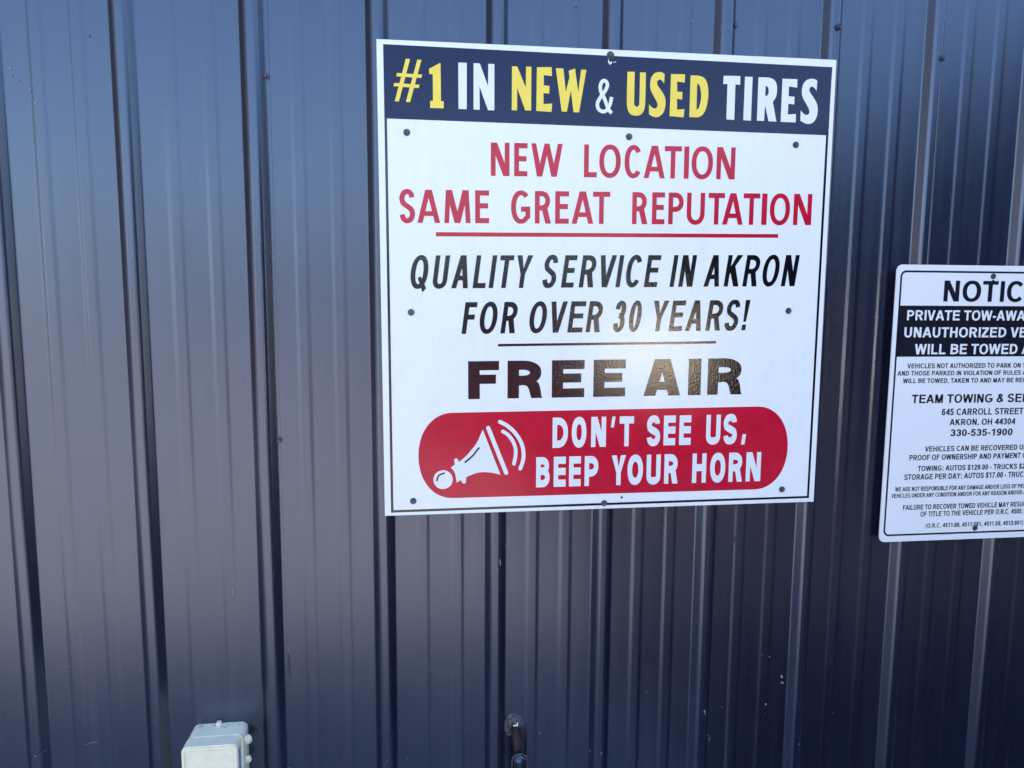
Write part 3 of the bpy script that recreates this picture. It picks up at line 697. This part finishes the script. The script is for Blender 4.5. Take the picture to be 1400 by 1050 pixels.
def screw_mesh(rw, rh, hw, hh, slot=True):
    """washer + domed rim + hexagon head, pointing to -y"""
    bm = bmesh.new()
    n = 24
    prof = [(rw, 0), (rw, hw*.5), (rw*.93, hw), (rh*1.12, hw*1.05)]
    rings = []
    for r_, y in prof:
        rings.append([bm.verts.new((r_*math.cos(2*math.pi*i/n), -y, r_*math.sin(2*math.pi*i/n))) for i in range(n)])
    def hexr(t):
        a = t % (math.pi/3) - math.pi/6
        return math.cos(math.pi/6)/math.cos(a)
    for r_, y in ((rh, hw*1.08), (rh, hh*.86), (rh*.88, hh), (rh*.35, hh*.9)):
        rings.append([bm.verts.new((r_*hexr(2*math.pi*i/n)*math.cos(2*math.pi*i/n), -y, r_*hexr(2*math.pi*i/n)*math.sin(2*math.pi*i/n))) for i in range(n)])
    for a, b in zip(rings, rings[1:]):
        for i in range(n): bm.faces.new((a[i], a[(i+1) % n], b[(i+1) % n], b[i]))
    bm.faces.new(rings[-1])
    bmesh.ops.recalc_face_normals(bm, faces=bm.faces[:])
    me = bpy.data.meshes.new('screw')
    bm.to_mesh(me); bm.free()
    return me

wall_screw = screw_mesh(.0068, .0042, .0016, .0062)
wall_screw.materials.append(M['wscrew'])
for x, z, rot in ((.2515, 1.9105, 10), (.2545, 1.2195, 35), (1.1637, 2.0455, 20), (1.3771, 2.049, 5), (1.6089, 1.9995, 28), (1.1680, .5240, 14), (.2560, .528, 50)):
    o = bpy.data.objects.new('screw', wall_screw)
    COL.objects.link(o)
    o.location = (x, -surf(x)-.0005, z)
    o.rotation_euler = (R(rnd.uniform(-7, 7)), R(rot), R(rnd.uniform(-7, 7)))
    o.parent = building

# ------------------------------------------------------------------ the tyre shop sign
sign = thing('tire_sign', 'large square white sign with navy header band and red rounded banner on the metal wall', 'sign', (0.91723, -.0182, 1.52417))
sign.rotation_euler = (0, -0.0037, 0)
HALF = .4584
bm = bmesh.new()
box_bm(bm, -HALF, HALF, -.0035, 0, -HALF, HALF, .0006, 2)
from_bm('sign_panel', bm, M['white'], sign)
FACE = -.0035 - .00012

def fill_rect(sh, x0, y0, x1, y1, mat=0, lift=None): sh.add([rect(x0, y0, x1, y1)], mat, lift)

s = Sheet(FACE)
def quad(*p): return list(p)
O = [(-446.0, 449.0), (449.5, 443.8), (447.0, -449.8), (-446.2, -452.0)]
I = [(-441.0, 440.0), (444.2, 436.0), (442.0, -445.0), (-441.1, -446.8)]
s.add([O, I], 0, 0)
s.build('border_line', M['black'], sign)

s = Sheet(FACE-.00012)
s.add([[(-446.0, 449.6), (450.0, 443.6), (447.4, 310.2), (-445.6, 315.3)]], 0, 0)
header = s.build('header_band', M['navy'], sign)
s = Sheet(FACE-.00026)
def put(sh, key, mat=0):
    v = SHAPES[key]
    if v and v[0] == 'path':
        pts = catmull([tuple(p) for p in v[1]], 6) if len(v[1]) > 2 else [tuple(p) for p in v[1]]
        wd = v[2]
        for pc in pen_pieces(pts, wd, wd): sh.add(pc, mat)
        if key != 'amp':
            for p in (pts[0], pts[-1]): sh.add([sarc(p[0], p[1], wd/2, wd/2, 0, 360, 18, 2)[:-1]], mat)
    elif v and v[0] == 'disc':
        sh.add([sarc(v[1][0], v[1][1], v[2], v[2], 0, 360, 40, 2)[:-1]], mat)
    else:
        for shp in v: sh.add([[tuple(p) for p in l] for l in shp], mat)
for keys, mk, word in ((('#', '1'), 'yellow', '#1'), (('I', 'N'), 'lwhite', 'IN'), (('N2', 'E', 'W'), 'yellow', 'NEW'), (('amp',), 'lwhite', '&'),
                       (('U', 'S', 'E2', 'D'), 'yellow', 'USED'), (('T', 'I2', 'R', 'E3', 'S2'), 'lwhite', 'TIRES')):
    s = Sheet(FACE-.00026)
    for k in keys: put(s, k, 0)
    o = s.build('lettering', [M[mk]], header)
    o['label'] = ('yellow' if mk == 'yellow' else 'white') + ' lettering reading ' + word

STY_RED = dict(e=2.15, earm=.93, legx=.44, rbowl=.93, abar=.21, ndiag=1.2, msplay=.07, ct=40, apex=1.25)
STY_ARI = dict(e=2.15, legx=.43, rbowl=.99, earm=.92, abar=.24, ct=38, apex=1.15)
STY_FAT = dict(e=2.3, hleg=True, earm=.90, abar=.16, apex=1.35, emid=.52, roundh=1.0)
STY_WHT = dict(e=2.2, earm=.99, legx=.46, rbowl=.97, abar=.2, apex=1.1, emid=.51, roundh=1.02, pdrop=.07, slash=True, ndiag=1.25)
def row(key, a, b, st, material, parent, label, slant=0.0):
    y0, y1, slope, items = ROWS[key]
    h = y1-y0
    words = [[items[0]]]
    for p, q in zip(items, items[1:]):
        if q[1] - p[2] > (.25 if key != 'free' else .45)*h: words.append([])
        words[-1].append(q)
    for wd in words:
        sh = Sheet(FACE-.00026)
        for ch, x0, x1 in wd:
            t0, t1 = y0, y1
            if ch == "'": t0 = y0 + h*.64
            if ch == ',' and key == 'dont': t0, t1 = y0 - h*.03, y0 + h*.32
            put_glyph(sh, ch, x0, x1, t0, t1, a, b, st, 0, slant, slope)
        o = sh.build('lettering', material, parent)
        if label: o['label'] = label + ' reading ' + ''.join(c for c, _, _ in wd)
row('new', 9.4, 9.9, STY_RED, M['red'], sign, 'red lettering')
row('same', 9.4, 9.9, STY_RED, M['red'], sign, 'red lettering')
s = Sheet(FACE-.00012); s.add([[(-351, 96.9), (350.4, 102.9), (350.4, 110.4), (-351, 104.9)]], 0, 0)
o = s.build('divider_line', M['red'], sign); o['label'] = 'long red divider line'
row('quality', 9.0, 10.0, STY_ARI, M['black'], sign, 'slanted black lettering', .135)
row('over', 9.0, 10.0, STY_ARI, M['black'], sign, 'slanted black lettering', .135)
s = Sheet(FACE-.00012); s.add([[(-229.6, -117.9), (224.8, -114.3), (224.8, -109.2), (-229.6, -112.9)]], 0, 0)
o = s.build('divider_line', M['black'], sign); o['label'] = 'short black divider line'
row('free', 23.2, 18.4, STY_FAT, M['black'], sign, 'wide black lettering')
s = Sheet(FACE-.00012)
s.add([sarc(-321, -338.0, 69, 87.6, 90, 270, 30, 2.1) + sarc(322, -337.4, 70.8, 89.6, -90, 90, 30, 2.1)], 0, 0)
banner = s.build('red_banner', M['red'], sign)
row('dont', 9.4, 15.2, STY_WHT, M['lwhite'], banner, None)
row('beep', 9.4, 15.2, STY_WHT, M['lwhite'], banner, None)
s = Sheet(FACE-.00026)
for k in ('horn', 'bar', 'wave1', 'wave2', 'ball'): put(s, k, 0)
for k in ('mark1', 'mark2'):
    s.y = FACE-.0009
    put(s, k, 1)
s.build('horn_symbol', [M['lwhite'], M['black']], banner)

sign_screw = screw_mesh(.0066, .0043, .0013, .0048)
sign_screw.materials.append(M['screw'])
for i, (u, v) in enumerate([(-404.6, 290.8), (30.4, 295.3), (379.4, 289.4), (-400.8, -50.1), (380.2, -46.8), (-401.5, -429.2), (384.0, -428.6), (-6.8, -446.6), (-10.2, 447.5)]):
    o = bpy.data.objects.new('screw', sign_screw)
    COL.objects.link(o)
    o.location = (u/1000, FACE-.0001, v/1000)
    o.rotation_euler = (R(rnd.uniform(-4, 4)), R(rnd.uniform(0, 60)), R(rnd.uniform(-4, 4)))
    if i == 8: o.scale = (1.15, 1.15, 1.15)
    o.parent = sign
s = Sheet(FACE-.0004)
s.add([[(-15, 441), (-12.6, 438), (-9.5, 440), (-6.5, 436.4), (-6.8, 433.0), (-10.6, 429.6), (-14.2, 433.5)]], 0, 0)
s.build('torn_chip', M['lwhite'], header)
s = Sheet(FACE-.0004); s.add([[(-4.6, 434.2), (-4.0, 433.3), (1.6, 435.8), (1.0, 436.8)]], 0, 0)
s.build('torn_chip', M['lwhite'], header)
s = Sheet(FACE-.0006); s.add([sarc(-10.2, 438.0, 2.6, 3.2, 0, 360, 14, 2)[:-1]], 0, 0)
s.build('screw_hole', M['hole'], header)
s = Sheet(FACE-.0004); s.add([sarc(30.6, -435.2, 2.3, 2.6, 0, 360, 14, 2)[:-1]], 0, 0)
s.build('screw_hole', M['hole'], sign)

# ------------------------------------------------------------------ the towing notice
NX, NZ = 1.5368 + .2286, 1.2741
tow = thing('towing_sign', 'white portrait towing notice with black band, cut off by the right edge of the photo', 'sign', (NX, -.0184, NZ))
W2, H2 = .2292, .3035
bm = bmesh.new()
prism(bm, rrect(-W2, W2, -H2, H2, .013, 6), -.0030, 0.0, bevel=.0006)
from_bm('sign_panel', bm, M['tow'], tow)
TF = -.0030 - .00012
s = Sheet(TF)
s.add([rrect(-220.5, 220.5, -290.2, 291.2, 13, 8), rrect(-216.4, 216.4, -286.1, 287.1, 9.4, 8)[::-1]], 0, 0)
s.build('border_line', M['print'], tow)
s = Sheet(TF-.00006)
fill_rect(s, -218.6, 107.6, 218.6, 217.0, 0, 0)
band = s.build('black_band', M['print'], tow)
ADV = dict(A=722, B=722, C=722, D=722, E=667, F=611, G=778, H=722, I=278, J=556, K=722, L=611, M=833, N=722, O=778, P=667, Q=778, R=722, S=667, T=611, U=722, V=667, W=944, X=667, Y=667, Z=611)
ADV.update({' ': 278, '.': 278, ',': 278, '-': 333, ':': 333, '&': 722, '$': 556, '/': 278, '(': 333, ')': 333})
for dgt in '0123456789': ADV[dgt] = 556
def bearings(ch):
    if ch in 'AVWXYT/': return 14, 14
    if ch in 'BDEFHIKLMNPRU': return 73, 40 if ch in 'BDPREFLK' else 70
    if ch in 'COQGS&': return 46, 40
    if ch in '.,:': return 72, 72
    if ch in '()': return 55, 50
    if ch == '-': return 40, 40
    return 40, 38
for text, npre, x0, x1, y0, y1 in TOW_ROWS:
    pre = text[:npre]
    tot = sum(ADV[c] for c in pre) - bearings(pre[0])[0] - bearings(pre[-1])[1]
    k = (x1-x0)/tot                                    # mm per font unit, horizontally
    x = x0 - bearings(pre[0])[0]*k
    h = y1-y0
    inband = y0 > 107 and y1 < 217
    sh = Sheet(TF-.00018)
    st = dict(e=2.2, legx=.40, abar=.22, earm=.93, ct=40)
    for ch in text:
        l, rr = bearings(ch)
        if ch != ' ':
            g0, g1 = x + l*k, x + (ADV[ch]-rr)*k
            if g1 > 214: break
            a = 158*k; b = h*.178
            if ch == 'I': g1 = g0 + a
            put_glyph(sh, ch, g0, g1, y0, y1, a, b, st, 0)
        x += ADV[ch]*k
    sh.build('lettering', M['lwhite'] if inband else M['print'], band if inband else tow)
for u, v in ((-5.0, 280.5), (0.2, -278.3)):
    o = bpy.data.objects.new('screw', sign_screw)
    COL.objects.link(o)
    o.location = (u/1000, TF-.0001, v/1000)
    o.rotation_euler = (R(2), R(20), R(-3))
    o.scale = (.92, .92, .92)
    o.parent = tow
s = Sheet(TF-.0003)
s.add([sarc(-4.4, 270.3, 3.0, 2.7, 0, 360, 14, 2)[:-1]], 0, 0)
s.build('screw_hole', M['hole'], tow)

# ------------------------------------------------------------------ outdoor outlet box, low on the wall
ob = thing('outlet_box', 'small weathered white plastic outlet box low on the wall at lower left', 'outlet box', (.1215, 0, .56))
ox, oz = .1215, .56
def L(x, z): return (x-ox, z-oz)
zt, zb = .6315, .470
bm = bmesh.new()
prism(bm, rrect(.0680-ox, .1748-ox, zb-oz+.004, zt-oz, .012, 6), -.0462, -.0006, bevel=.0007)
base = from_bm('box_body', bm, M['plastic'], ob)
bm = bmesh.new()
prism(bm, rrect(.0668-ox, .1722-ox, zb-oz, zt-oz-.0008, .011, 6), -.078, -.0464, bevel=.0009)
cover = from_bm('cover', bm, M['plastic'], ob)
# raised rim and the embossed wavy line on the front of the cover
def frame_bm(bm, outer, inner, y0, y1):
    n = len(outer)
    a = [bm.verts.new((x, y0, z)) for x, z in outer]; b = [bm.verts.new((x, y0, z)) for x, z in inner]
    c = [bm.verts.new((x, y1, z)) for x, z in outer]; d = [bm.verts.new((x, y1, z)) for x, z in inner]
    fs = []
    for i in range(n):
        j = (i+1) % n
        fs += [bm.faces.new((a[i], a[j], b[j], b[i])), bm.faces.new((a[i], c[i], c[j], a[j])), bm.faces.new((b[i], b[j], d[j], d[i]))]
    bmesh.ops.recalc_face_normals(bm, faces=fs)
bm = bmesh.new()
frame_bm(bm, rrect(.0685-ox, .1705-ox, zb+.002-oz, zt-.0028-oz, .0095, 6), rrect(.0722-ox, .1668-ox, zb+.006-oz, zt-.0066-oz, .007, 6), -.0806, -.0779)
frame_bm(bm, rrect(.0752-ox, .1640-ox, zb+.010-oz, zt-.0100-oz, .006, 6), rrect(.0764-ox, .1628-ox, zb+.0112-oz, zt-.0112-oz, .005, 6), -.0790, -.0779)
wav = []
for i in range(25):
    x = .078 + (.1615-.078)*i/24
    wav.append((x-ox, .6075 + .0016*math.sin(i*.42-1.1) - oz))
for (p, q) in zip(wav, wav[1:]):
    pts = [(p[0], p[1]-.0007), (q[0], q[1]-.0007), (q[0], q[1]+.0007), (p[0], p[1]+.0007)]
    vs = [bm.verts.new((x, -.0785, z)) for x, z in pts]
    bm.faces.new(vs)
from_bm('cover_rim', bm, M['plastic'], cover)
bm = bmesh.new()
box_bm(bm, .1146-ox, .1240-ox, -.012, -.0012, zt-oz-.003, zt-oz+.0062, .0012)
box_bm(bm, .1172-ox, .1214-ox, -.0145, -.0118, zt-oz-.002, zt-oz+.0026, .0006)
from_bm('latch_tab', bm, M['plastic'], ob)
def cyl_bm(bm, c, axis, r, ln, n=24, bev=.0):
    q = Vector(axis).to_track_quat('Z', 'Y').to_matrix().to_4x4()
    q.translation = Vector(c)
    res = bmesh.ops.create_cone(bm, cap_ends=True, segments=n, radius1=r, radius2=r, depth=ln, matrix=q)
    if bev:
        es = [e for e in {e for v in res['verts'] for e in v.link_edges} if len(e.link_faces) == 2 and any(len(f.verts) > 4 for f in e.link_faces)]
        bmesh.ops.bevel(bm, geom=es, offset=bev, segments=3, affect='EDGES')
bm = bmesh.new()
cyl_bm(bm, (.1775-ox, -.022, .6052-oz), (.35, -1, .1), .0088, .016, 28, .003)
from_bm('hinge_knob', bm, M['plastic'], ob, True)
bm = bmesh.new()
cyl_bm(bm, (.1768-ox, -.022, .5620-oz), (.35, -1, .1), .0072, .014, 28, .003)
from_bm('hinge_knob', bm, M['plastic'], ob, True)
# printed label on the right side, dirt marks on top
bm = bmesh.new()
vs = [bm.verts.new(p) for p in ((.17242-ox, -.070, .614-oz), (.17242-ox, -.056, .614-oz), (.17242-ox, -.056, .50-oz), (.17242-ox, -.070, .50-oz))]
bm.faces.new(vs)
from_bm('side_label', bm, M['label'], cover)
bm = bmesh.new()
for i in range(26):
    cx = rnd.uniform(.079, .166); cy = -abs(rnd.gauss(.006, .006)) - .004
    w_, d_ = rnd.uniform(.0006, .0030), rnd.uniform(.0005, .0016)
    vs = []
    for j in range(6):
        t = j*math.pi/3; q = rnd.uniform(.5, 1)
        vs.append(bm.verts.new((cx-ox+w_*q*math.cos(t), max(cy+d_*q*math.sin(t), -.044), zt-oz+.0001)))
    f = bm.faces.new(vs); f.normal_update()
    if f.normal.z < 0: f.normal_flip()
from_bm('dirt_marks', bm, M['grime'], base)

# ------------------------------------------------------------------ sealed pipe stub below the tyre sign
pp = thing('air_pipe', 'rusty pipe drooping from a hole sealed with lumpy grey caulk, bottom centre', 'pipe', (.728, 0, .589))
def L3(x, y, z): return Vector((x-.728, y, z-.589))
bm = bmesh.new()
bmesh.ops.create_icosphere(bm, subdivisions=5, radius=1)
for v in bm.verts:
    d = v.co.copy()
    a = math.atan2(d.z, d.x)
    lump = 1 + .16*noise.noise((math.cos(a)*1.6, math.sin(a)*1.6, 1.7)) + .05*noise.noise((d.x*4, d.y*4, d.z*4))
    tail = 1 + .35*max(0, math.cos(a - R(238)))**4
    rr = .0212*lump*tail
    v.co = Vector((d.x*rr, d.y*.0105*(1+.5*noise.noise((d.x*3.1, 2.0, d.z*3.1)) + .35*noise.noise((d.x*8, 5.0, d.z*8))), d.z*rr*1.05))
from_bm('caulk_seal', bm, M['caulk'], pp, False)
def tube(bm, pts, radii, n=20, cap=True):
    rings = []
    for i, p in enumerate(pts):
        t = (pts[min(i+1, len(pts)-1)] - pts[max(i-1, 0)]).normalized()
        u = t.cross(Vector((1, 0, 0)));
        if u.length < .1: u = t.cross(Vector((0, 0, 1)))
        u.normalize(); w_ = t.cross(u)
        rings.append([bm.verts.new(p + radii[i]*(math.cos(2*math.pi*j/n)*u + math.sin(2*math.pi*j/n)*w_)) for j in range(n)])
    for a, b in zip(rings, rings[1:]):
        for j in range(n): bm.faces.new((a[j], a[(j+1) % n], b[(j+1) % n], b[j]))
    if cap: bm.faces.new(rings[0][::-1]); bm.faces.new(rings[-1])
    bmesh.ops.recalc_face_normals(bm, faces=bm.faces[:])
pl = catmull([L3(.7285, .01, .584), L3(.7290, -.012, .5815), L3(.7300, -.022, .574), L3(.7320, -.028, .560), L3(.7335, -.032, .545), L3(.7340, -.034, .525)], 6)
pl = [Vector(p) for p in pl]
bm = bmesh.new(); tube(bm, pl, [.0098 + .0008*noise.noise((i*.9, 0, 3)) for i in range(len(pl))])
from_bm('pipe', bm, M['rust'], pp, True)
cxp, cyp, ctop, cr = .7342, -.047, .5500, .0152
fl, fr = [], []
for i in range(9):                                   # rounded top, then straight down
    a_ = R(4 + 86*i/8)
    fl.append(L3(cxp, cyp, ctop - cr + cr*math.cos(a_))); fr.append(cr*math.sin(a_))
fl += [L3(cxp + .0004, cyp, ctop - cr - .02), L3(cxp + .001, cyp, ctop - .11)]; fr += [cr*1.02, cr*1.02]
bm = bmesh.new(); tube(bm, fl, fr, 28)
fit_ = from_bm('pipe_fitting', bm, M['fitting'], pp, True)
cl = [L3(cxp - .0162, cyp - .006, ctop - .07)]
for i in range(17):
    a_ = R(180 - 180*i/16)
    cl.append(L3(cxp + .0162*math.cos(a_), cyp - .006, ctop - cr + .0162*math.sin(a_)))
cl.append(L3(cxp + .0168, cyp - .006, ctop - .07))
bm = bmesh.new()
rings = []
for i, p in enumerate(cl):
    tg = (cl[min(i+1, len(cl)-1)] - cl[max(i-1, 0)]).normalized()
    nn = Vector((0, 1, 0)); bb = tg.cross(nn)
    rr_ = .0016*(1 + .35*noise.noise((i*.7, 1, 2)))
    rings.append([bm.verts.new(p + rr_*(math.cos(2*math.pi*j/10)*nn + math.sin(2*math.pi*j/10)*bb)) for j in range(10)])
for a_, b_ in zip(rings, rings[1:]):
    for j in range(10): bm.faces.new((a_[j], a_[(j+1) % 10], b_[(j+1) % 10], b_[j]))
bmesh.ops.recalc_face_normals(bm, faces=bm.faces[:])
from_bm('collar', bm, M['lip'], fit_, True)
bm = bmesh.new()
box_bm(bm, -.003, .0058, -.0155, -.0128, .0010, .0038, .0008)
box_bm(bm, .0046, .0070, -.0152, -.0130, -.0035, .0090, .0008)
from_bm('white_scrap', bm, M['plastic'], pp)

# ------------------------------------------------------------------ the rest of the lot: mostly seen as light and as reflections
def ground_material():
    mt, nt, b = new_mat('worn_concrete')
    v = coords(nt)
    n1 = N(nt, 'ShaderNodeTexNoise', Scale=0.6, Detail=8.0); nt.links.new(v, n1.inputs['Vector'])
    n2 = N(nt, 'ShaderNodeTexNoise', Scale=60.0, Detail=4.0); nt.links.new(v, n2.inputs['Vector'])
    mm = N(nt, 'ShaderNodeMath', operation='ADD'); nt.links.new(n1.outputs['Fac'], mm.inputs[0]); nt.links.new(n2.outputs['Fac'], mm.inputs[1])
    m2 = N(nt, 'ShaderNodeMath', operation='MULTIPLY'); nt.links.new(mm.outputs[0], m2.inputs[0]); m2.inputs[1].default_value = .5
    nt.links.new(ramp(nt, m2.outputs[0], [(0.3, (0.27, 0.255, 0.242)), (0.7, (0.43, 0.41, 0.39))]), b.inputs['Base Color'])
    b.inputs['Roughness'].default_value = 0.85
    return mt
M['ground'] = ground_material()
bm = bmesh.new()
bmesh.ops.create_grid(bm, x_segments=4, y_segments=4, size=600)
g = from_bm('ground', bm, M['ground']); g['kind'] = 'structure'

M['asphalt'] = simple('asphalt', (0.032, 0.032, 0.035), 0.9, 0.3, bump=.4, bscale=120, var=.3, vscale=3)
bm = bmesh.new()
vs = [bm.verts.new(p) for p in ((1.35, -.25, .004), (1.35, -60, .004), (5.4, -60, .004), (5.4, -.25, .004))]
bm.faces.new(vs).normal_update()
bmesh.ops.recalc_face_normals(bm, faces=bm.faces[:])
if bm.faces[:][0].normal.z < 0: bmesh.ops.reverse_faces(bm, faces=bm.faces[:])
g = from_bm('added_dark_sheet', bm, M['asphalt']); g['kind'] = 'structure'  # dark sheet added out of view to darken the lower right reflections

# unseen dark building on the right, placed and kept matt to darken reflections
M['wing'] = simple('dark_matt_cladding', (0.010, 0.012, 0.022), 0.8, 0.15, var=.2)
wing = thing('reflected_dark_building', 'unseen dark matt building added right of the signs to darken reflections', 'building', (5.5, -4.3, 0))
bm = bmesh.new()
n = 54
prev = None
for i in range(n):
    c = 2.3 - i*PITCH_X*1.0
    for dy, h_ in ((.0217, 0), (.011, .016), (-.011, .016), (-.0217, 0)):
        a = bm.verts.new((-h_, c+dy, 0.05)); b_ = bm.verts.new((-h_, c+dy, WING_TOP))
        if prev: bm.faces.new((prev[0], a, b_, prev[1]))
        prev = (a, b_)
bm_y = c
from_bm('wall_panel', bm, M['wing'], wing)
bm = bmesh.new()
box_bm(bm, .02, 7.0, bm_y-.02, 2.3, .02, WING_TOP-.01)
from_bm('wall_core', bm, M['wing'], wing)
bm = bmesh.new()
box_bm(bm, -.12, 7.2, bm_y-.15, 2.45, WING_TOP+.003, WING_TOP+.165, .01)
from_bm('roof', bm, M['wing'], wing)

M['grey'] = simple('weathered_grey_block', (0.20, 0.19, 0.175), 0.85, 0.3, bump=.3, bscale=10, var=.2, vscale=3)
nb = thing('left_reflection_block', 'unseen tall grey block added far left to darken the rib reflections', 'reflection block', (-7.5, -3.0, 0))  # invented block, darkens what the left rib flanks mirror
bm = bmesh.new(); box_bm(bm, -6, 0, -4.2, 4.2, 0, 5.6, .02); from_bm('wall', bm, M['grey'], nb)
bm = bmesh.new(); box_bm(bm, -6.15, .15, -4.35, 4.35, 5.603, 5.8, .02); from_bm('roof', bm, M['wing'], nb)
# low grey building across the lot
M['block'] = simple('painted_block', (0.17, 0.17, 0.17), 0.8, 0.3, bump=.2, bscale=8, var=.12, vscale=2)
M['trim'] = simple('dark_trim', (0.06, 0.055, 0.05), 0.5, var=.2)
M['glass'] = simple('window_glass', (0.02, 0.025, 0.03), 0.05, 0.8, var=.1)
opp = thing('shop_building', 'grey flat roofed shop building across the lot behind the viewer', 'building', (2, -40, 0))
bm = bmesh.new(); box_bm(bm, -22, 20, -8, 0, 0.01, 4.2, .02); from_bm('wall', bm, M['block'], opp)
bm = bmesh.new(); box_bm(bm, -22.2, 20.2, -8.2, .2, 4.203, 4.6, .02); from_bm('roof', bm, M['trim'], opp)
for i in range(6):
    x = -18 + i*6.5
    bm = bmesh.new(); box_bm(bm, x, x+2.6, .003, .06, 1.0, 2.6, .01); w_ = from_bm('window', bm, M['trim'], opp)
    bm = bmesh.new(); box_bm(bm, x+.1, x+2.5, .061, .075, 1.1, 2.5); from_bm('pane', bm, M['glass'], w_)

# added unseen car and chest, giving the black letters red and glare reflections
M['cream'] = simple('cream_paint', (0.78, 0.70, 0.52), 0.3, 0.5, var=.05, coat=.5)
M['vred'] = simple('red_paint', (0.22, 0.010, 0.022), 0.3, 0.5, var=.05, coat=.5)
M['rubber'] = simple('tyre_rubber', (0.02, 0.02, 0.02), 0.8, 0.3, var=.2)
def wheels(root, spots, axis, r_):
    for x, y in spots:
        bm = bmesh.new(); cyl_bm(bm, (x, y, r_), axis, r_, r_*.68, 32, r_*.1)
        wh = from_bm('wheel', bm, M['rubber'], root, True)
        a = Vector(axis)*(r_*.35 if (x*axis[0]+y*axis[1]) > 0 else -r_*.35)
        bm = bmesh.new(); cyl_bm(bm, (x+a.x, y+a.y, r_), axis, r_*.62, .02, 24)
        from_bm('rim', bm, M['alu'], wh)
M['galv'] = simple('galvanized_steel', (0.21, 0.19, 0.16), 0.32, 0.5, metallic=1.0, bump=1.0, bscale=6, var=.15, vscale=8, bdist=.032)
chest = thing('glare_reflector', 'unseen red box with a tilted metal lid, added to reflect sun glare onto the letters', 'glare reflector', (2.75, -5.3, 0))  # made-up reflector for the glare on the black letters
bm = bmesh.new(); box_bm(bm, -.55, .55, -.45, .30, .12, .74, .012); from_bm('body', bm, M['vred'], chest)
bm = bmesh.new()
box_bm(bm, -.50, .42, -.012, .012, 0, .62, .006)
for v in bm.verts:
    a = R(32); y, z = v.co.y, v.co.z
    v.co.y, v.co.z = y*math.cos(a) - z*math.sin(a) + .26, y*math.sin(a) + z*math.cos(a) + .75
from_bm('lid', bm, M['galv'], chest)  # tilted so the sun bounces towards the sign
for k in range(3):
    bm = bmesh.new(); box_bm(bm, -.50, .50, .301, .325, .15+k*.195, .33+k*.195, .006); d_ = from_bm('drawer', bm, M['vred'], chest)
    bm = bmesh.new(); box_bm(bm, -.30, .30, .326, .35, .28+k*.195, .30+k*.195, .004); from_bm('handle', bm, M['trim'], d_)
wheels(chest, [(-.45, -.36), (.45, -.36), (-.45, .2), (.45, .2)], (0, 1, 0), .055)
car = thing('reflection_car', 'unseen red sedan added behind the viewer for its red reflection', 'car', (1.45, -7.7, 0))  # added out of view to tint the lettering gloss red
car.rotation_euler = (0, 0, R(90))
bm = bmesh.new()
low = [(-2.2, .30), (2.15, .30), (2.2, .55), (2.05, .72), (1.15, .84), (-1.6, .86), (-2.15, .80), (-2.25, .55)]
prism(bm, low, -.86, .86, bevel=.06); from_bm('body', bm, M['vred'], car)
bm = bmesh.new()
prism(bm, [(1.35, .81), (.55, 1.36), (-.85, 1.40), (-1.65, .84)], -.74, .74, bevel=.03); cab = from_bm('cabin', bm, M['glass'], car)
bm = bmesh.new(); prism(bm, [(.55, 1.365), (.45, 1.41), (-.78, 1.445), (-.92, 1.405)], -.70, .70, bevel=.015); from_bm('roof', bm, M['vred'], car)
wheels(car, [(-1.35, -.76), (1.35, -.76), (-1.35, .76), (1.35, .76)], (0, 1, 0), .32)
